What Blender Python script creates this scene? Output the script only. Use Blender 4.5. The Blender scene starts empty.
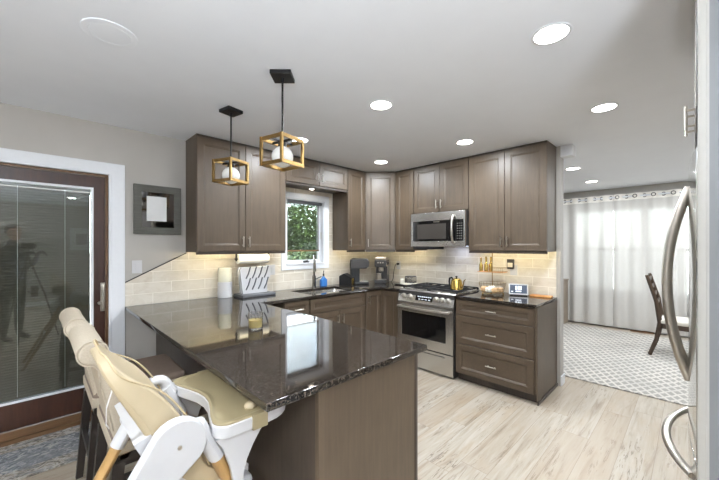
import bpy, bmesh, math, random
from math import sin, cos, pi, radians, atan2, sqrt
from mathutils import Vector, Matrix
random.seed(7)
SC = bpy.context.scene
COL = SC.collection

# ------------------------------------------------------------------ camera, world, exposure
F_PX, HORIZON, YAW, CAM_H = 328.2, 246.2, 45.4565, 1.4418
cd = bpy.data.cameras.new('camera'); cam = bpy.data.objects.new('camera', cd); COL.objects.link(cam)
cd.sensor_width = 36; cd.lens = F_PX / 719 * 36; cd.shift_y = (HORIZON - 240) / 719; cd.clip_start = 0.02
cam.location = (0, 0, CAM_H); cam.rotation_euler = (pi/2, 0, radians(YAW - 90))
SC.camera = cam
W = bpy.data.worlds.new('sky'); SC.world = W; W.use_nodes = True
wn = W.node_tree.nodes; wl = W.node_tree.links
sky = wn.new('ShaderNodeTexSky'); sky.sky_type = 'NISHITA'; sky.sun_disc = False
sky.sun_elevation = radians(48); sky.sun_rotation = radians(200); sky.dust_density = 2.5
cl = wn.new('ShaderNodeTexNoise'); cl.inputs['Scale'].default_value = 2.2; cl.inputs['Detail'].default_value = 6
tc = wn.new('ShaderNodeTexCoord'); wl.new(tc.outputs['Generated'], cl.inputs['Vector'])
cr = wn.new('ShaderNodeValToRGB'); cr.color_ramp.elements[0].position = .30; cr.color_ramp.elements[0].color = (.55, .55, .55, 1); cr.color_ramp.elements[1].position = .6; cr.color_ramp.elements[1].color = (1, 1, 1, 1)
wl.new(cl.outputs['Fac'], cr.inputs[0])
cm = wn.new('ShaderNodeMix'); cm.data_type = 'RGBA'; wl.new(cr.outputs[0], cm.inputs[0]); wl.new(sky.outputs[0], cm.inputs[6]); cm.inputs[7].default_value = (1.0, 1.0, 1.02, 1)
wl.new(cm.outputs[2], wn['Background'].inputs[0]); wn['Background'].inputs[1].default_value = 7.0
SC.view_settings.view_transform = 'Standard'; SC.view_settings.look = 'None'
SC.view_settings.gamma = 1; SC.view_settings.use_curve_mapping = False
SC.view_settings.exposure = 0.54
try:
    SC.cycles.use_denoising = True; SC.cycles.max_bounces = 10; SC.cycles.diffuse_bounces = 8
    SC.cycles.transparent_max_bounces = 16; SC.cycles.sample_clamp_indirect = 6; SC.cycles.caustics_reflective = False
except Exception: pass
CAN_W, CAN_COL = 13.5, (.88, .94, 1)
FILL_FLASH_W, FILL_STAND_W = 13.0, 270.0  # power of the two added fill units behind the camera

# ------------------------------------------------------------------ materials
def lin(c):
    r = []
    for v in c:
        v /= 255
        r.append(v/12.92 if v <= .04045 else ((v+.055)/1.055)**2.4)
    return (r[0], r[1], r[2], 1)
class NT:
    def __init__(s, name):
        s.m = bpy.data.materials.new(name); s.m.use_nodes = True
        s.n = s.m.node_tree.nodes; s.l = s.m.node_tree.links; s.p = s.n['Principled BSDF']; s.out = s.n['Material Output']
    def new(s, t, **k):
        n = s.n.new(t)
        for a, v in k.items(): setattr(n, a, v)
        return n
    def set(s, sock, v):
        if hasattr(v, 'is_output') or isinstance(v, bpy.types.NodeSocket): s.l.new(v, sock)
        else: sock.default_value = v
    def obj(s): return s.new('ShaderNodeTexCoord').outputs['Object']
    def map(s, v, scale=(1,1,1), rot=(0,0,0), loc=(0,0,0)):
        n = s.new('ShaderNodeMapping'); s.l.new(v, n.inputs[0]); n.inputs['Scale'].default_value = scale
        n.inputs['Rotation'].default_value = rot; n.inputs['Location'].default_value = loc
        return n.outputs[0]
    def noise(s, v, scale, detail=4, rough=.55, dist=0):
        n = s.new('ShaderNodeTexNoise'); s.l.new(v, n.inputs['Vector']); n.inputs['Scale'].default_value = scale
        n.inputs['Detail'].default_value = detail; n.inputs['Roughness'].default_value = rough; n.inputs['Distortion'].default_value = dist
        return n.outputs['Fac']
    def ramp(s, f, stops):
        n = s.new('ShaderNodeValToRGB'); s.l.new(f, n.inputs[0]); e = n.color_ramp.elements
        while len(e) < len(stops): e.new(.5)
        for i, (p, c) in enumerate(stops): e[i].position = p; e[i].color = c if len(c) == 4 else (*c, 1)
        return n.outputs[0]
    def math(s, op, a, b=0.0, c=0.0):
        n = s.new('ShaderNodeMath', operation=op); s.set(n.inputs[0], a); s.set(n.inputs[1], b); s.set(n.inputs[2], c)
        return n.outputs[0]
    def mix(s, f, a, b, mode='MIX'):
        n = s.new('ShaderNodeMix', data_type='RGBA', blend_type=mode); s.set(n.inputs[0], f); s.set(n.inputs[6], a); s.set(n.inputs[7], b)
        return n.outputs[2]
    def sep(s, v):
        n = s.new('ShaderNodeSeparateXYZ'); s.l.new(v, n.inputs[0]); return n.outputs
    def comb(s, x, y, z=0.0):
        n = s.new('ShaderNodeCombineXYZ'); s.set(n.inputs[0], x); s.set(n.inputs[1], y); s.set(n.inputs[2], z); return n.outputs[0]
    def bump(s, h, strength=.2, dist=.01):
        n = s.new('ShaderNodeBump'); s.l.new(h, n.inputs['Height']); n.inputs['Strength'].default_value = strength
        n.inputs['Distance'].default_value = dist; s.l.new(n.outputs[0], s.p.inputs['Normal'])
    def base(s, c, rough=.5, metal=0.0, spec=None):
        s.set(s.p.inputs['Base Color'], c); s.set(s.p.inputs['Roughness'], rough); s.set(s.p.inputs['Metallic'], metal)
        if spec is not None: s.p.inputs['Specular IOR Level'].default_value = spec
        return s
def plain(name, c, rough=.5, metal=0.0, var=.06, scale=30, bump=0, spec=None, stretch=(1,1,1)):
    t = NT(name); v = t.map(t.obj(), stretch); f = t.noise(v, scale)
    L = lin(c); lo = tuple(x*(1-var) for x in L[:3]); hi = tuple(min(1, x*(1+var)) for x in L[:3])
    t.base(t.ramp(f, [(.3, lo), (.7, hi)]), rough, metal, spec)
    if bump: t.bump(f, bump, .003)
    return t.m
def mat_wood(name, dark, light, rough=.42, vert=True, sc=1.0):
    t = NT(name); o = t.obj()
    st = (14*sc, 14*sc, 1.1*sc) if vert else (1.1*sc, 14*sc, 14*sc)
    g = t.noise(t.map(o, st), 3.5, 6, .6, .6); blot = t.noise(o, 3.2, 3)
    f = t.math('ADD', t.math('MULTIPLY', g, .5), t.math('MULTIPLY', blot, .5))
    t.base(t.ramp(f, [(.36, lin(dark)[:3]), (.62, lin(light)[:3])]), rough)
    t.bump(g, .05, .002); return t.m
def mat_granite():
    t = NT('granite'); o = t.obj()
    a = t.noise(o, 140, 2, .6); b = t.noise(o, 88, 3, .6); n = t.noise(o, 7, 3)
    c = t.ramp(a, [(.40, lin((17,14,13))[:3]), (.53, lin((30,26,23))[:3]), (.62, lin((100,90,80))[:3])])
    c2 = t.ramp(b, [(.42, lin((20,17,15))[:3]), (.60, lin((44,37,32))[:3]), (.67, lin((98,88,79))[:3])])
    t.base(t.mix(t.math('MULTIPLY', n, .9), c, c2), .05, 0, .8); return t.m
def mat_floor():
    t = NT('plank_floor'); o = t.obj(); x, y, z = t.sep(o)
    PW, PL = .182, 1.22
    row = t.math('FLOOR', t.math('DIVIDE', y, PW)); fy = t.math('FRACT', t.math('DIVIDE', y, PW))
    off = t.math('FRACT', t.math('MULTIPLY', t.math('SINE', t.math('MULTIPLY', row, 12.9898)), 43758.5453))
    xs = t.math('ADD', t.math('DIVIDE', x, PL), off); colu = t.math('FLOOR', xs); fx = t.math('FRACT', xs)
    wn_ = t.new('ShaderNodeTexWhiteNoise', noise_dimensions='2D'); t.l.new(t.comb(row, colu), wn_.inputs['Vector']); r = wn_.outputs['Value']
    sv = t.comb(t.math('ADD', x, t.math('MULTIPLY', r, 37)), t.math('ADD', y, t.math('MULTIPLY', r, 11)), r)
    g = t.noise(t.map(sv, (.7, 9, 1)), 2.6, 6, .62, .9); blot = t.noise(t.map(sv, (1.2, 3.5, 1)), 2.2, 4, .55, .4)
    c = t.ramp(g, [(.28, lin((128,114,97))[:3]), (.43, lin((166,156,141))[:3]), (.68, lin((184,177,165))[:3])])
    c = t.mix(t.math('MULTIPLY', t.ramp(blot, [(.50, (0,0,0)), (.75, (1,1,1))]), .4), c, lin((172,146,114)))
    kn = t.noise(t.map(sv, (.75, 8.5, 1)), 2.2, 6, .62, 2.6)
    band = t.math('ABSOLUTE', t.math('SUBTRACT', kn, .60)); patch = t.ramp(t.noise(t.map(sv, (1.3, 4, 1)), 1.6, 3), [(.46, (0,0,0)), (.60, (1,1,1))])
    streak = t.math('MULTIPLY', t.ramp(band, [(.010, (1,1,1)), (.030, (0,0,0))]), patch)
    c = t.mix(t.math('MULTIPLY', streak, .8), c, lin((84,68,54)))
    c = t.mix(t.math('MULTIPLY', t.math('POWER', r, 1.5), .55), c, lin((158,140,118)))
    e1 = t.math('MINIMUM', fy, t.math('SUBTRACT', 1.0, fy)); e2 = t.math('MULTIPLY', t.math('MINIMUM', fx, t.math('SUBTRACT', 1.0, fx)), PL/PW)
    seam = t.math('LESS_THAN', t.math('MINIMUM', e1, e2), .009)
    c = t.mix(t.math('MULTIPLY', seam, .55), c, lin((120,102,84)))
    t.base(c, t.math('ADD', .30, t.math('MULTIPLY', g, .18))); return t.m
def mat_tile(name, axis):
    t = NT(name); x, y, z = t.sep(t.obj()); h = x if axis == 'x' else y
    b = t.new('ShaderNodeTexBrick'); t.l.new(t.comb(h, t.math('SUBTRACT', z, .914-.0), 0.0), b.inputs['Vector'])
    b.inputs['Scale'].default_value = 1; b.inputs['Brick Width'].default_value = .305; b.inputs['Row Height'].default_value = .0985
    b.inputs['Mortar Size'].default_value = .0032; b.inputs['Mortar Smooth'].default_value = .2; b.inputs['Bias'].default_value = 0
    b.inputs['Color1'].default_value = lin((226,219,206)); b.inputs['Color2'].default_value = lin((203,193,176)); b.inputs['Mortar'].default_value = lin((236,230,218))
    n = t.noise(t.map(t.obj(), (1,1,1.8)), 7, 6, .65, 1.0)
    c = t.mix(.42, b.outputs['Color'], t.ramp(n, [(.30, lin((196,185,166))[:3]), (.5, lin((220,212,197))[:3]), (.68, lin((234,229,219))[:3])]))
    c = t.mix(b.outputs['Fac'], c, lin((240,234,222)))
    t.base(c, .45); t.bump(t.math('SUBTRACT', 1.0, b.outputs['Fac']), .5, .004); return t.m
def mat_steel(name, c=(176,174,170), rough=.26, vert=False):
    t = NT(name); st = (90, 90, 2) if vert else (2, 2, 90)
    n = t.noise(t.map(t.obj(), st), 6, 3)
    t.base(lin(c), t.ramp(n, [(.3, (rough*.92,)*3), (.7, (rough*1.1,)*3)]), .88); return t.m
def mat_emit(name, c, s):
    t = NT(name); n = t.noise(t.obj(), 40)
    e = t.p; t.base(lin(c), .5); t.set(e.inputs['Emission Color'], t.ramp(n, [(0, lin(c)[:3]), (1, lin(c)[:3])])); e.inputs['Emission Strength'].default_value = s; return t.m
def mat_thin_glass(name, tint=(245,250,248), refl=1.0, rough=0.0):
    t = NT(name); t.n.remove(t.p)
    g = t.new('ShaderNodeBsdfGlossy'); g.inputs['Roughness'].default_value = rough; g.inputs['Color'].default_value = (1,1,1,1)
    tr = t.new('ShaderNodeBsdfTransparent'); tr.inputs['Color'].default_value = lin(tint)
    fr = t.new('ShaderNodeFresnel'); fr.inputs['IOR'].default_value = 1.52
    mx = t.new('ShaderNodeMixShader'); t.l.new(t.math('MINIMUM', t.math('MULTIPLY', fr.outputs[0], refl), 1.0), mx.inputs[0]); t.l.new(tr.outputs[0], mx.inputs[1]); t.l.new(g.outputs[0], mx.inputs[2])
    t.l.new(mx.outputs[0], t.out.inputs[0]); return t.m
def mat_sheer(name, c, transp, transl, weave=True):
    t = NT(name); t.n.remove(t.p); o = t.obj()
    n = t.noise(t.map(o, (60,60,4)), 8, 3)
    col = t.ramp(n, [(.3, tuple(x*.93 for x in lin(c)[:3])), (.7, lin(c)[:3])])
    d = t.new('ShaderNodeBsdfDiffuse'); l = t.new('ShaderNodeBsdfTranslucent'); tr = t.new('ShaderNodeBsdfTransparent')
    t.l.new(col, d.inputs[0]); t.l.new(col, l.inputs[0])
    m1 = t.new('ShaderNodeMixShader'); m1.inputs[0].default_value = transl; t.l.new(d.outputs[0], m1.inputs[1]); t.l.new(l.outputs[0], m1.inputs[2])
    m2 = t.new('ShaderNodeMixShader'); m2.inputs[0].default_value = transp; t.l.new(m1.outputs[0], m2.inputs[1]); t.l.new(tr.outputs[0], m2.inputs[2])
    t.l.new(m2.outputs[0], t.out.inputs[0]); return t.m
def mat_dining_rug():
    t = NT('dining_rug'); o = t.obj(); x, y, z = t.sep(o)
    w = t.math('MULTIPLY', t.math('SUBTRACT', t.noise(o, 14, 2), .5), .25)
    fx = t.math('ABSOLUTE', t.math('SUBTRACT', t.math('FRACT', t.math('ADD', t.math('DIVIDE', x, .15), w)), .5))
    fy = t.math('ABSOLUTE', t.math('SUBTRACT', t.math('FRACT', t.math('ADD', t.math('DIVIDE', y, .088), w)), .5))
    d = t.math('ADD', fx, fy); r = t.math('ABSOLUTE', t.math('SUBTRACT', d, .5))
    f = t.ramp(r, [(.08, (1,1,1)), (.20, (0,0,0))])
    c = t.mix(f, lin((152,149,144)), lin((204,198,189)))
    big = t.noise(o, 2.2, 3); c = t.mix(t.math('MULTIPLY', t.ramp(big, [(.4,(0,0,0)),(.65,(1,1,1))]), .35), c, lin((148,146,142)))
    fine = t.noise(o, 160, 3); c = t.mix(t.math('MULTIPLY', t.ramp(fine, [(.5,(0,0,0)),(.7,(1,1,1))]), .35), c, lin((205,202,195)))
    t.base(c, .95, 0, .1); t.bump(fine, .3, .004); return t.m
def mat_door_rug():
    t = NT('runner_rug'); o = t.obj(); x, y, z = t.sep(o)
    n1 = t.noise(t.map(o, (1, 1.6, 1)), 16, 5, .6, 2.2); n2 = t.noise(t.map(o, (1, 2.5, 1)), 4, 4, .6, 1.5); n3 = t.noise(o, 120, 2)
    c = t.ramp(n1, [(.40, lin((98,92,84))[:3]), (.48, lin((160,150,136))[:3]), (.56, lin((190,184,176))[:3])])
    c2 = t.ramp(n1, [(.42, lin((100,104,110))[:3]), (.52, lin((150,153,158))[:3]), (.60, lin((190,187,180))[:3])])
    edge = t.math('LESS_THAN', t.math('ABSOLUTE', y), .15)
    c = t.mix(edge, c, c2)
    c = t.mix(t.math('MULTIPLY', t.ramp(n2, [(.52,(0,0,0)),(.60,(1,1,1))]), .75), c, lin((120,122,126)))
    c = t.mix(t.math('MULTIPLY', n3, .3), c, lin((110,106,100)))
    t.base(c, .95, 0, .1); t.bump(n3, .3, .003); return t.m
def mat_leaf(name, a, b):
    t = NT(name); n = t.noise(t.obj(), 2.5, 4)
    t.base(t.ramp(n, [(.35, lin(a)[:3]), (.65, lin(b)[:3])]), .6); return t.m
M = {}
M['wall'] = plain('wall_paint', (180,176,170), .75, var=.02, scale=6)
M['ceiling'] = plain('ceiling_paint', (240,243,249), .8, var=.01, scale=5)
M['white_trim'] = plain('white_trim', (224,226,230), .4, var=.015)
M['floor'] = mat_floor()
M['tile_x'] = mat_tile('backsplash_tile', 'x'); M['tile_y'] = mat_tile('backsplash_tile_side', 'y')
M['cab'] = mat_wood('stained_maple', (75,63,50), (89,75,60))
M['cab_h'] = mat_wood('stained_maple_drawer', (73,61,48), (87,73,58), vert=False)
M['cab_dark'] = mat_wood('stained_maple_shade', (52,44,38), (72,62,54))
M['granite'] = mat_granite()
M['nickel'] = plain('brushed_nickel', (200,194,185), .28, 1.0, var=.03, scale=40)
M['steel'] = plain('stainless', (204,202,198), .25, .95, var=.02, scale=20)
M['steel_v'] = mat_steel('stainless_door', (176,174,170), .07, True)
M['faucet'] = plain('faucet_steel', (158,154,148), .18, 1.0, var=.02)
M['black_glass'] = plain('black_glass', (16,16,17), .06, spec=.6)
M['black'] = plain('black_plastic', (20,20,21), .4)
M['black_metal'] = plain('black_metal', (24,24,26), .42, .3)
M['iron'] = plain('cast_iron', (24,24,25), .6, bump=.1)
M['gold'] = plain('aged_brass', (150,122,76), .32, 1.0, var=.12, scale=18)
M['gold_bright'] = plain('polished_gold', (226,194,110), .2, 1.0)
M['opal'] = plain('opal_glass', (240,238,233), .15, var=.01)
M['door_wood'] = mat_wood('door_wood', (44,24,16), (66,38,25), .35)
M['sill_wood'] = mat_wood('sill_wood', (88,62,38), (112,82,52), .5, False)
M['slat'] = plain('blind_slat', (98,90,81), .55, var=.03)
M['glass'] = mat_thin_glass('door_glass', refl=1.0)
M['win_glass'] = mat_thin_glass('window_glass')
M['beige'] = plain('beige_fabric', (182,171,153), .9, var=.06, scale=160, bump=.25, spec=.15)
M['taupe'] = plain('taupe_seat', (116,100,88), .6, var=.06, scale=40, bump=.1)
M['espresso'] = mat_wood('espresso_wood', (26,20,17), (40,32,27), .4)
M['chair_wood'] = mat_wood('walnut_chair', (58,46,37), (82,66,52))
M['cream'] = plain('cream_vinyl', (184,168,138), .55, var=.03, scale=12)
M['cream_edge'] = plain('cream_piping', (184,166,132), .6)
M['white_plastic'] = plain('white_plastic', (206,206,208), .35, var=.012)
M['strap'] = plain('white_webbing', (228,226,224), .8, var=.05, scale=200)
M['beech'] = mat_wood('beech_leg', (158,122,72), (182,146,94), .4)
M['tan'] = plain('tan_plastic', (148,135,104), .4, var=.03, scale=10)
M['curtain'] = mat_sheer('sheer_curtain', (206,203,198), .025, .045)
M['band'] = plain('curtain_header', (238,234,226), .9, var=.03)
M['shade'] = mat_sheer('solar_shade', (58,58,52), .60, .3)
M['dining_rug'] = mat_dining_rug(); M['door_rug'] = mat_door_rug()
M['lens'] = mat_emit('led_lens', (255,250,242), 14)
M['strip'] = mat_emit('undercabinet_led', (255,239,196), 36)
M['puck'] = mat_emit('puck_led', (255,244,225), 22)
M['panel_grey'] = plain('alcove_paint', (112,113,115), .45, var=.015)
M['panel_edge'] = plain('alcove_edge', (164,161,154), .45, var=.02)
M['paper'] = plain('white_paper', (232,232,232), .8, var=.02)
M['mirror'] = plain('mirror_glass', (120,116,112), .05, 1.0)
M['barn'] = mat_wood('grey_barn_wood', (74,74,68), (104,103,96), .7, False)
M['clear'] = None
t = NT('clear_glass'); n_ = t.noise(t.obj(), 20); t.base((1,1,1,1), t.ramp(n_, [(0,(.0,)*3),(1,(.02,)*3)])); t.p.inputs['Transmission Weight'].default_value = 1; t.p.inputs['IOR'].default_value = 1.45; M['clear'] = t.m
M['wax'] = plain('yellow_wax', (196,176,110), .4)
M['blue'] = plain('blue_soap', (60,120,190), .2)
M['grey_plastic'] = plain('grey_plastic', (98,100,104), .5)
M['dark_grey'] = plain('dark_appliance', (52,50,49), .35)
M['screen'] = mat_emit('screen_dark', (52,62,78), .35)
M['digit'] = mat_emit('screen_digit', (205,212,222), .9)
M['wood_board'] = mat_wood('board_wood', (190,128,70), (214,156,94), .5, False)
M['bread'] = plain('cracker', (196,160,118), .8, var=.15, scale=60)
M['porcelain'] = plain('porcelain', (232,226,210), .25)
M['sideboard'] = mat_wood('greige_wood', (128,114,100), (156,142,126), .5)
M['leaf_a'] = mat_leaf('leaf_bright', (42,64,20), (84,110,42)); M['leaf_b'] = mat_leaf('leaf_dark', (22,38,13), (52,74,28))
M['bark'] = plain('bark', (86,72,58), .9, bump=.3)
M['ground'] = plain('paving', (170,166,158), .9, scale=3)
M['skin'] = plain('skin', (198,152,128), .55, var=.03); M['shirt'] = plain('dark_shirt', (52,54,60), .85); M['hair'] = plain('dark_hair', (40,30,24), .7)
M['jeans'] = plain('jeans', (52,60,78), .85); M['photo'] = plain('picture_print', (150,150,146), .5, var=.4, scale=8)

# ------------------------------------------------------------------ mesh helpers
def sm(P, k=4):
    P = [Vector(p) for p in P]; Q = [P[0]+(P[0]-P[1])] + P + [P[-1]+(P[-1]-P[-2])]; out = []
    for i in range(1, len(Q)-2):
        for j in range(k):
            t_ = j/k; a, b_, c, d = Q[i-1:i+3]
            out.append(.5*((2*b_)+(c-a)*t_+(2*a-5*b_+4*c-d)*t_**2+(3*b_-a-3*c+d)*t_**3))
    return out+[P[-1]]
class B:
    def __init__(s): s.bm = bmesh.new()
    def _add(s, co, faces):
        v = [s.bm.verts.new(c) for c in co]; fs = []
        for f in faces:
            try: fs.append(s.bm.faces.new([v[i] for i in f]))
            except ValueError: pass
        return v, fs
    def box(s, x0, x1, y0, y1, z0, z1, bev=0, seg=2, mat=None):
        co = [(x, y, z) for x in (x0, x1) for y in (y0, y1) for z in (z0, z1)]
        if mat is not None: co = [mat @ Vector(c) for c in co]
        v, fs = s._add(co, [(0,1,3,2),(4,6,7,5),(0,4,5,1),(2,3,7,6),(0,2,6,4),(1,5,7,3)])
        if bev:
            bmesh.ops.recalc_face_normals(s.bm, faces=fs)
            ed = list({e for f in fs for e in f.edges})
            bmesh.ops.bevel(s.bm, geom=ed, offset=bev, segments=seg, profile=.5, affect='EDGES', clamp_overlap=True)
        return s
    def ring_loft(s, rings, cap=True, close=False):
        n = len(rings[0]); vs = [[s.bm.verts.new(p) for p in r] for r in rings]
        m = len(vs)
        for i in range(m if close else m-1):
            a, b = vs[i], vs[(i+1) % m]
            for j in range(n): s.bm.faces.new((a[j], a[(j+1) % n], b[(j+1) % n], b[j]))
        if cap and not close:
            s.bm.faces.new(vs[0][::-1]); s.bm.faces.new(vs[-1])
        return s
    def tube(s, pts, r, n=10, cap=True, close=False, flat=None):
        pts = [Vector(p) for p in pts]; rings = []; prev = None; m = len(pts)
        for i, p in enumerate(pts):
            a = pts[i-1] if (i > 0 or close) else p; b = pts[(i+1) % m] if (i < m-1 or close) else p
            d = (b - a).normalized()
            if prev is None:
                up = Vector((0,0,1)) if abs(d.z) < .9 else Vector((1,0,0))
                u = d.cross(up).normalized()
            else: u = (prev - d*prev.dot(d)).normalized()
            prev = u; w = d.cross(u); rr = r[i] if isinstance(r, (list, tuple)) else r
            k = flat if flat else 1
            rings.append([p + u*(rr*cos(2*pi*j/n)) + w*(rr*k*sin(2*pi*j/n)) for j in range(n)])
        return s.ring_loft(rings, cap, close)
    def cyl(s, p0, p1, r0, r1=None, n=18): return s.tube([p0, p1], [r0, r0 if r1 is None else r1], n)
    def lathe(s, prof, c=(0,0,0), n=24, cap=True):
        return s.ring_loft([[(c[0]+r*cos(2*pi*j/n), c[1]+r*sin(2*pi*j/n), c[2]+z) for j in range(n)] for r, z in prof], cap)
    def sphere(s, c, r, sc=(1,1,1), n=20):
        m = n//2
        return s.ring_loft([[(c[0]+r*sc[0]*sin(pi*i/m)*cos(2*pi*j/n), c[1]+r*sc[1]*sin(pi*i/m)*sin(2*pi*j/n), c[2]-r*sc[2]*cos(pi*i/m)) for j in range(n)] for i in [.08]+list(range(1, m))+[m-.08]])
    def prism(s, poly, f, t0, t1, bev=0, seg=2):
        n = len(poly); co = [f(a, b, t0) for a, b in poly] + [f(a, b, t1) for a, b in poly]
        v, fs = s._add(co, [tuple(range(n))[::-1], tuple(range(n, 2*n))] + [(i, (i+1) % n, n+(i+1) % n, n+i) for i in range(n)])
        if bev:
            bmesh.ops.recalc_face_normals(s.bm, faces=fs)
            bmesh.ops.bevel(s.bm, geom=list({e for e in fs[0].edges} | {e for e in fs[1].edges}), offset=bev, segments=seg, profile=.5, affect='EDGES', clamp_overlap=True)
        return s
    def cells(s, xs, ys, pred, f, t0, t1, bev=0):
        """slab over grid cells where pred(centre) holds; f maps (a,b,t) to a point"""
        nx, ny = len(xs)-1, len(ys)-1; on = {(i, j) for i in range(nx) for j in range(ny) if pred((xs[i]+xs[i+1])/2, (ys[j]+ys[j+1])/2)}
        V = {}; fs = []
        def vv(i, j, k):
            if (i, j, k) not in V: V[(i, j, k)] = s.bm.verts.new(f(xs[i], ys[j], t1 if k else t0))
            return V[(i, j, k)]
        for i, j in on:
            for k in (0, 1): fs.append(s.bm.faces.new([vv(i,j,k), vv(i+1,j,k), vv(i+1,j+1,k), vv(i,j+1,k)]))
            for (di, dj, a, b) in ((-1,0,(i,j),(i,j+1)),(1,0,(i+1,j),(i+1,j+1)),(0,-1,(i,j),(i+1,j)),(0,1,(i,j+1),(i+1,j+1))):
                if (i+di, j+dj) not in on: fs.append(s.bm.faces.new([vv(*a,0), vv(*b,0), vv(*b,1), vv(*a,1)]))
        bmesh.ops.recalc_face_normals(s.bm, faces=fs)
        if bev:
            bmesh.ops.dissolve_limit(s.bm, angle_limit=.01, verts=list(s.bm.verts), edges=list(s.bm.edges))
            ed = [e for e in s.bm.edges if len(e.link_faces) == 2 and e.calc_face_angle(0) > 1]
            bmesh.ops.bevel(s.bm, geom=ed, offset=bev, segments=2, profile=.5, affect='EDGES', clamp_overlap=True)
        return s
def finish(name, b, mat, sharp=.6, recalc=True):
    bm = b.bm
    if recalc: bmesh.ops.recalc_face_normals(bm, faces=bm.faces)
    for f in bm.faces: f.smooth = True
    for e in bm.edges:
        if len(e.link_faces) == 2 and e.calc_face_angle(0) > sharp: e.smooth = False
    me = bpy.data.meshes.new(name); bm.to_mesh(me); bm.free()
    me.materials.append(M[mat] if isinstance(mat, str) else mat)
    return me
def thing(name, label, cat, loc=(0,0,0), rotz=0, group=None):
    o = bpy.data.objects.new(name, None); COL.objects.link(o); o.empty_display_size = .05
    o.location = loc; o.rotation_euler = (0, 0, rotz); o['label'] = label; o['category'] = cat
    if group: o['group'] = group
    return o
def wn_mod(o):
    w = o.modifiers.new('normals', 'WEIGHTED_NORMAL'); w.keep_sharp = True; w.weight = 50
def root_of(o):
    while o.parent: o = o.parent
    return o
def part(name, b, mat, parent, label=None, world=True, sharp=.6, kind=None):
    r = root_of(parent)
    if world:
        mt = (Matrix.Translation(r.location) @ Matrix.Rotation(r.rotation_euler.z, 4, 'Z')).inverted()
        bmesh.ops.transform(b.bm, matrix=mt, verts=b.bm.verts)
    me = finish(name, b, mat, sharp); o = bpy.data.objects.new(name, me); COL.objects.link(o); o.parent = parent; wn_mod(o)
    if label: o['label'] = label
    if kind: o['kind'] = kind
    return o
def solo(name, b, mat, label, cat, group=None, sharp=.6, kind=None):
    vs = [v.co for v in b.bm.verts]
    c = Vector(((min(v.x for v in vs)+max(v.x for v in vs))/2, (min(v.y for v in vs)+max(v.y for v in vs))/2, min(v.z for v in vs)))
    bmesh.ops.translate(b.bm, verts=b.bm.verts, vec=-c)
    o = bpy.data.objects.new(name, finish(name, b, mat, sharp)); COL.objects.link(o); o.location = c; wn_mod(o)
    o['label'] = label; o['category'] = cat
    if group: o['group'] = group
    if kind: o['kind'] = kind
    return o
def struct(name, b, mat, label=None, parent=None):
    o = bpy.data.objects.new(name, finish(name, b, mat)); COL.objects.link(o); o['kind'] = 'structure'; wn_mod(o)
    if label: o['label'] = label
    if parent: o.parent = parent
    return o
def copy_tree(o, parent=None):
    c = o.copy(); COL.objects.link(c)
    if parent: c.parent = parent
    for ch in list(o.children): copy_tree(ch, c)
    return c
def dup(root, loc, rotz=None, label=None):
    c = copy_tree(root); c.location = loc
    if rotz is not None: c.rotation_euler = (0, 0, rotz)
    if label: c['label'] = label
    return c

# ------------------------------------------------------------------ measured layout
WY, RX, CZ = 3.488, 3.845, 2.474          # window wall y, range wall x, ceiling z
UB, CT, UD, BD = 1.386, .914, .323, .62   # uppers' underside, counter top, upper depth, base depth
YF, XF = WY-UD, RX-UD
# ------------------------------------------------------------------ setting: shell
XL, XR, YB, WT = -2.6, 7.36, -4.05, .12
ident = lambda a, b, t: (a, b, t)
fxz = lambda a, b, t: (a, t, b)          # polygon in x,z extruded along y
fyz = lambda a, b, t: (t, a, b)          # polygon in y,z extruded along x
struct('floor', B().box(XL, XR+WT, YB, WY+WT, -.08, 0), 'floor')
struct('ceiling', B().box(XL-WT, XR+WT, YB-WT, WY+WT, CZ, CZ+.1), 'ceiling')
D0, D1, DZ = -.50, .435, 2.045           # door opening
N0, N1, NZ0, NZ1 = 2.17, 2.755, 1.215, 2.035   # kitchen window opening
b = B().cells([XL, D0, D1, N0, N1, XR], [-.08, 0, NZ0, NZ1, DZ, CZ],
    lambda x, z: not (D0 < x < D1 and z < DZ) and not (N0 < x < N1 and NZ0 < z < NZ1), fxz, WY, WY+WT)
struct('wall_back', b, 'wall', 'greige painted wall with the glazed door, window and cabinets')
struct('wall_rear', B().box(XL-WT, XR+WT, YB-WT, YB, -.08, CZ), 'wall')
struct('wall_left', B().box(XL-WT, XL, YB, WY+WT, -.08, CZ), 'wall')
struct('wall_range', B().box(RX, RX+.115, .958, WY, 0, CZ), 'wall', 'partition wall behind the stove')
V0, V1, VZ0, VZ1 = -1.5, 1.62, .62, 2.16  # dining window
b = B().cells([YB, V0, V1, WY+WT], [-.08, VZ0, VZ1, CZ], lambda y, z: not (V0 < y < V1 and VZ0 < z < VZ1), fyz, XR, XR+WT)
struct('wall_dining', b, 'wall', 'far dining room wall behind the sheer curtains')
# header stub at the end of the partition wall
struct('trim_1', B().box(RX, RX+.115, .85, .958, 2.362, CZ, .002), 'white_trim', 'short white header box at the ceiling beside the tall wall cabinets')
b = B().box(RX+.005, RX+.12, .946, .958, 0, .1, .003); b.box(RX+.115, RX+.127, .946, WY, 0, .1, .003)
struct('baseboard_partition', b, 'white_trim')
struct('baseboard_dining', B().box(XR-.014, XR, YB, WY, 0, .11, .003), 'white_trim')
struct('baseboard_rear', B().box(XL, XR, YB, YB+.014, 0, .11, .003), 'white_trim')
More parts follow.
